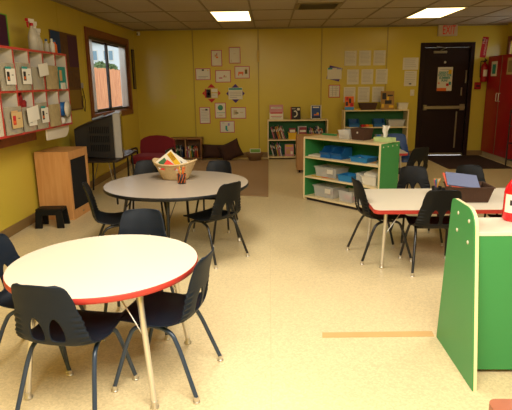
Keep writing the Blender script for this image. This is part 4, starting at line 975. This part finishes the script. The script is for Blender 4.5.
sheet('red_bordered_notice', 'small red-bordered notice below the tilted purple sheet', 1.14, 1.36, 1.14, 1.38, None, M_redp, [(.3, .34, .05, .95, M_ink), (.64, .68, .05, .95, M_ink)], 5, 0, 'notice')
GN = 'nine papers on the back wall'; rows_ = ['top', 'middle', 'bottom']; cols_ = ['left', 'centre', 'right']
for r_, zz in enumerate(((1.73, 2.00), (1.385, 1.66), (1.05, 1.335))):
    for k in range(3):
        x0 = 1.43+.272*k+(.055 if r_ == 1 else 0)
        sheet('posted_paper', 'white written paper in the grid of nine, %s row, %s' % (rows_[r_], cols_[k]), x0, x0+.222, zz[0], zz[1], GN, None, None, 9)
sheet('posted_paper', 'wide white notice left of the exit door, above the written sheet', 2.53, 2.82, 1.64, 1.86, 'papers beside the door', None, None, 5)
sheet('posted_paper', 'tall white written sheet left of the exit door with a dark mark', 2.57, 2.80, 1.34, 1.62, 'papers beside the door', None, [(.4, .6, .1, .18, M_dark)], 7)
t = thing('light_switch', 'cream light switch on the wall left of the exit door', 'switch', (2.735, YW+.0005, 1.215))
MB().box((0, -.004, 0), (.075, .008, .115), M_cream, .003).build('plate', t); MB().box((0, -.012, 0), (.012, .012, .028), M_white, .002, rot=(.4, 0, 0)).build('toggle', t)
t = thing('wall_bracket', 'small pale bracket on a seam of the back wall above the drawings', 'bracket', (-.205, YW-.001, 1.93))
MB().box((0, -.008, 0), (.05, .016, .22), mat('ochre_plastic', '#c9a83c', .4), .006).build('cover', t)
t = thing('wall_plate', 'pale yellow cover plate on the back wall left of the drawings', 'wall plate', (-1.86, YW, 1.19))
MB().box((0, -.003, 0), (.12, .006, .075), mat('ochre_plastic', '#c9a83c', .4), .002).build('plate', t)

# ------------------------------------------------------------------ exit door
dr = bpy.data.objects.new('door_1', None); COL.objects.link(dr); struct(dr); dr.location = (0, YB, 0)
MB().bb(DX0-.085, DX0, -.02, .09, 0, DZ+.085, M_frame, .004).bb(DX1, DX1+.075, -.02, .09, 0, DZ+.085, M_frame, .004).bb(DX0, DX1, -.02, .09, DZ, DZ+.085, M_frame, .004).build('door_frame', dr)
MB().bb(DX0+.004, DX1-.004, .03, .075, .012, DZ-.004, M_door, .002).build('door_leaf', dr)
MB().bb(DX0+.03, DX1-.03, -.03, .0, .90, .96, M_alum, .006).bb(DX0+.03, DX0+.10, .0, .03, .88, .98, M_alum, .004).bb(DX1-.12, DX1-.03, .0, .03, .87, .99, M_alum, .004).build('push_bar', dr)
MB().bb(3.10, 3.34, -.02, .03, 1.93, 1.975, M_alum, .004).tube([(3.22, -.01, 1.985), (3.30, -.10, 2.02), (3.14, -.02, 2.055)], .008, M_alum, 8).build('door_closer', dr)
MB().bb(3.725, 3.745, .0, .03, 1.38, 1.62, M_alum, .003).bb(3.66, 3.68, -.0, .03, 1.15, 1.30, M_alum, .003).build('door_handle', dr)
MB().bb(DX0+.004, DX1-.004, .022, .03, .012, .05, M_alum).bb(3.60, 3.625, .018, .03, .15, .85, M_alum).build('kick_strip', dr)
MB().lathe([(.022, 0), (.020, .006), (0, .008)], (0, 0, 0), M_screw, 14, M=Matrix.Translation((3.33, .03, 1.77)) @ Euler((R(90), 0, 0)).to_matrix().to_4x4()).build('peephole', dr)
ps = thing('door_poster', 'cream poster with green lettering and an orange corner taped on the exit door', 'poster', (3.345, YB+.029, 1.46), 0)
ps.rotation_euler = (0, R(0), 0)
mb = MB().bb(-.14, .14, -.002, 0, -.22, .22, M_paper).bb(-.14, .04, -.003, -.002, -.22, -.165, M_orange).bb(.06, .12, -.003, -.002, .09, .17, M_yellow).bb(.03, .08, -.003, -.002, -.13, -.08, M_redp).bb(.08, .12, -.003, -.002, -.11, -.05, M_teal).bb(-.12, -.095, -.003, -.002, -.09, -.06, M_orange).bb(-.10, .10, -.003, -.002, .175, .182, M_ink)
mb.build('sheet', ps)
for k, (tx, sx_) in enumerate((('GREAT', 1.0), ('BOOKS FOR', .78), ('SUMMER', .95), ('FUN!', .9))):
    text_mesh(tx, .058, M_teal, 'lettering', ps, (-.005 if k else -.03, -.004, .115-.048*k), (R(90), 0, 0), sx=sx_, bold=.002)

# exit sign
e = thing('exit_sign', 'pale exit sign with red EXIT letters above the dark door', 'exit sign', (3.315, YB-.001, 2.335))
MB().bb(-.18, .18, -.05, 0, -.10, .10, mat('sign_housing', '#c4b694', .5), .008).build('housing', e)
text_mesh('EXIT', .225, mat('lit_red_letter', '#c8101c', .5, emit='#ff1420', estr=.12), 'lettering', e, (.02, -.052, 0), (R(90), 0, 0), sx=.52, bold=.0)

# fire extinguisher, sign, alarm
x = thing('fire_extinguisher', 'red fire extinguisher hanging on the back wall beside the red cabinet', 'fire extinguisher', (4.03, YB-.085, 1.40))
MB().lathe([(0, 0), (.055, .0), (.062, .012), (.062, .27), (.05, .315), (.022, .335), (.022, .36)], (0, 0, 0), M_redmetal, 26).build('cylinder', x)
MB().box((0, 0, .375), (.035, .03, .035), M_dark, .004).box((.0, -.035, .40), (.022, .10, .012), M_dark, .002, rot=(.35, 0, 0)).box((0, -.03, .375), (.02, .08, .01), M_dark, .002).build('valve', x)
MB().tube(fillet([(-.02, 0, .37), (-.075, 0, .38), (-.08, -.01, .20), (-.073, -.01, .08)], .04), .009, M_dark, 8).build('hose', x)
q = MB(); vs = []
for k in range(9): a_ = R(235+9*k); vs += [(.0628*math.cos(a_), .0628*math.sin(a_), .10), (.0628*math.cos(a_), .0628*math.sin(a_), .22)]
q.add(vs, [[2*k, 2*k+2, 2*k+3, 2*k+1] for k in range(8)], M_paper).build('label', x)
MB().bb(-.02, .02, .062, .084, .1, .3, M_dark).build('wall_hook', x)
t = thing('extinguisher_sign', 'narrow vertical red sign with white lettering above the fire extinguisher', 'sign', (4.025, YB-.001, 2.03), 0); t.rotation_euler = (0, R(5), 0)
MB().bb(-.055, .055, -.003, 0, -.185, .185, M_redp).build('plate', t)
text_mesh('FIRE', .058, M_paper, 'lettering', t, (-.02, -.0045, .11), (R(90), R(-90), 0))
text_mesh('EXTINGUISHER', .042, M_paper, 'lettering', t, (.024, -.0045, .0), (R(90), R(-90), 0))
t = thing('fire_alarm_pull', 'small red fire alarm box on the wall between door and red cabinet', 'alarm', (3.955, YB-.001, 1.33))
MB().bb(-.06, .06, -.04, 0, -.065, .065, M_redmetal, .006).build('housing', t); MB().bb(-.035, .035, -.048, -.04, -.02, .01, M_dark, .002).build('handle', t)
tag(MB().lathe([(0, 0), (.013, 0), (.013, .02), (0, .02)], (0, 0, 0), M_dark, 12, M=Matrix.Translation((3.99, YB, 2.155)) @ Euler((R(90), 0, 0)).to_matrix().to_4x4()).build('door_sensor', None), 'tiny black knob on the wall at the top right of the door frame', 'sensor')

# red lockers / cabinet
c = thing('red_cabinet', 'tall red metal cabinet with double doors against the right wall', 'cabinet', (4.10, 9.45, 0))
MB().bb(.012, .315, -.58, .58, 0.10, 1.86, M_redmetal, .003).build('carcass', c)
MB().bb(.02, .31, -.57, .57, 0, .10, mat('pale_plinth', '#a89878', .6)).build('plinth', c)
for s_ in (-1, 1):
    d = MB().bb(0, .012, .004 if s_ > 0 else -.58, .58 if s_ > 0 else -.004, .105, 1.855, M_redmetal, .002).build('door', c)
    MB().tube(fillet([(0, s_*.05, 1.06), (-.03, s_*.05, 1.06), (-.03, s_*.05, 1.20), (0, s_*.05, 1.20)], .015), .007, M_chrome, 8).build('handle', d)
MB().bb(-.004, .0, -.012, .006, .11, 1.85, M_alum).build('centre_strip', c)
for k, (y0, y1, z0, z1, cm, lb) in enumerate(((.18, .42, 1.50, 1.76, M_teal, 'teal-centred notice on the left door of the red cabinet'), (-.48, -.22, 1.52, 1.80, M_skin, 'tan printed notice on the right door of the red cabinet'))):
    mb = MB().bb(-.002, 0, y0, y1, z0, z1, M_paper if k == 0 else mat('aged_paper', '#b09a68', .8)).bb(-.003, -.002, y0+.05, y1-.05, z0+.04, z1-.05, cm if k == 0 else mat('aged_print', '#8a7448', .8, var=.4, scale=60))
    tag(mb.build('cabinet_notice', None, (4.0995, 9.45, 0)), lb, 'notice', 'notices on the red cabinet')
# black wire rack
t = thing('wire_rack', 'black metal rack standing in front of the right wall at the picture edge', 'rack', (4.16, 8.50, 0))
for sx in (-.14, .14):
    for sy in (-.25, .25): MB().tube([(sx, sy, 0), (sx, sy, .95)], .012, M_blackleg, 8).build('post', t)
for z in (.12, .40, .68, .93):
    mb = MB()
    for k in range(9): mb.tube([(-.14, -.25+.0625*k, z), (.14, -.25+.0625*k, z)], .004, M_blackleg, 6)
    mb.tube([(-.14, -.25, z), (-.14, .25, z)], .007, M_blackleg, 6).tube([(.14, -.25, z), (.14, .25, z)], .007, M_blackleg, 6); mb.build('shelf', t)

# ------------------------------------------------------------------ world, lights, camera
wd = bpy.data.worlds.new('World'); SC.world = wd; wd.use_nodes = True
bg = wd.node_tree.nodes['Background']; bg.inputs[0].default_value = (.86, .93, 1.0, 1); bg.inputs[1].default_value = 2.2
def area(name, loc, rot, sx, sy, e, col):
    l = bpy.data.lights.new(name, 'AREA'); l.shape = 'RECTANGLE'; l.size = sx; l.size_y = sy; l.energy = e; l.color = col
    o = bpy.data.objects.new(name, l); COL.objects.link(o); o.location = loc; o.rotation_euler = rot; return o
WARM = (1.0, .955, .86)
area('bounce_flash_fill', (.2, .6, 2.40), (0, 0, 0), 2.4, 1.6, 190, WARM)  # added area light standing in for flash bounced off the ceiling, no fixture
area('ceiling_lamp_left', (-.6, 3.6, 2.42), (0, 0, 0), .6, 1.2, 46, WARM)
area('ceiling_lamp_right', (2.5, 3.6, 2.42), (0, 0, 0), .6, 1.2, 46, WARM)
cam = bpy.data.cameras.new('camera'); co = bpy.data.objects.new('camera', cam); COL.objects.link(co); SC.camera = co
cam.sensor_fit = 'HORIZONTAL'; cam.sensor_width = 36; cam.lens = 36*512/512; cam.clip_start = .05; cam.clip_end = 200
y_, p_, r_ = R(1.6), R(13.5), R(.75)
fw = Vector((-math.sin(y_)*math.cos(p_), math.cos(y_)*math.cos(p_), -math.sin(p_))); rt = Vector((math.cos(y_), math.sin(y_), 0)); up = rt.cross(fw)
rt2 = rt*math.cos(r_)-up*math.sin(r_); up2 = rt*math.sin(r_)+up*math.cos(r_)
co.matrix_world = Matrix(((rt2.x, up2.x, -fw.x, 0), (rt2.y, up2.y, -fw.y, 0), (rt2.z, up2.z, -fw.z, 1.45), (0, 0, 0, 1)))
SC.view_settings.view_transform = 'Standard'; SC.view_settings.look = 'None'; SC.view_settings.gamma = 1; SC.view_settings.use_curve_mapping = False
SC.view_settings.exposure = 0.0
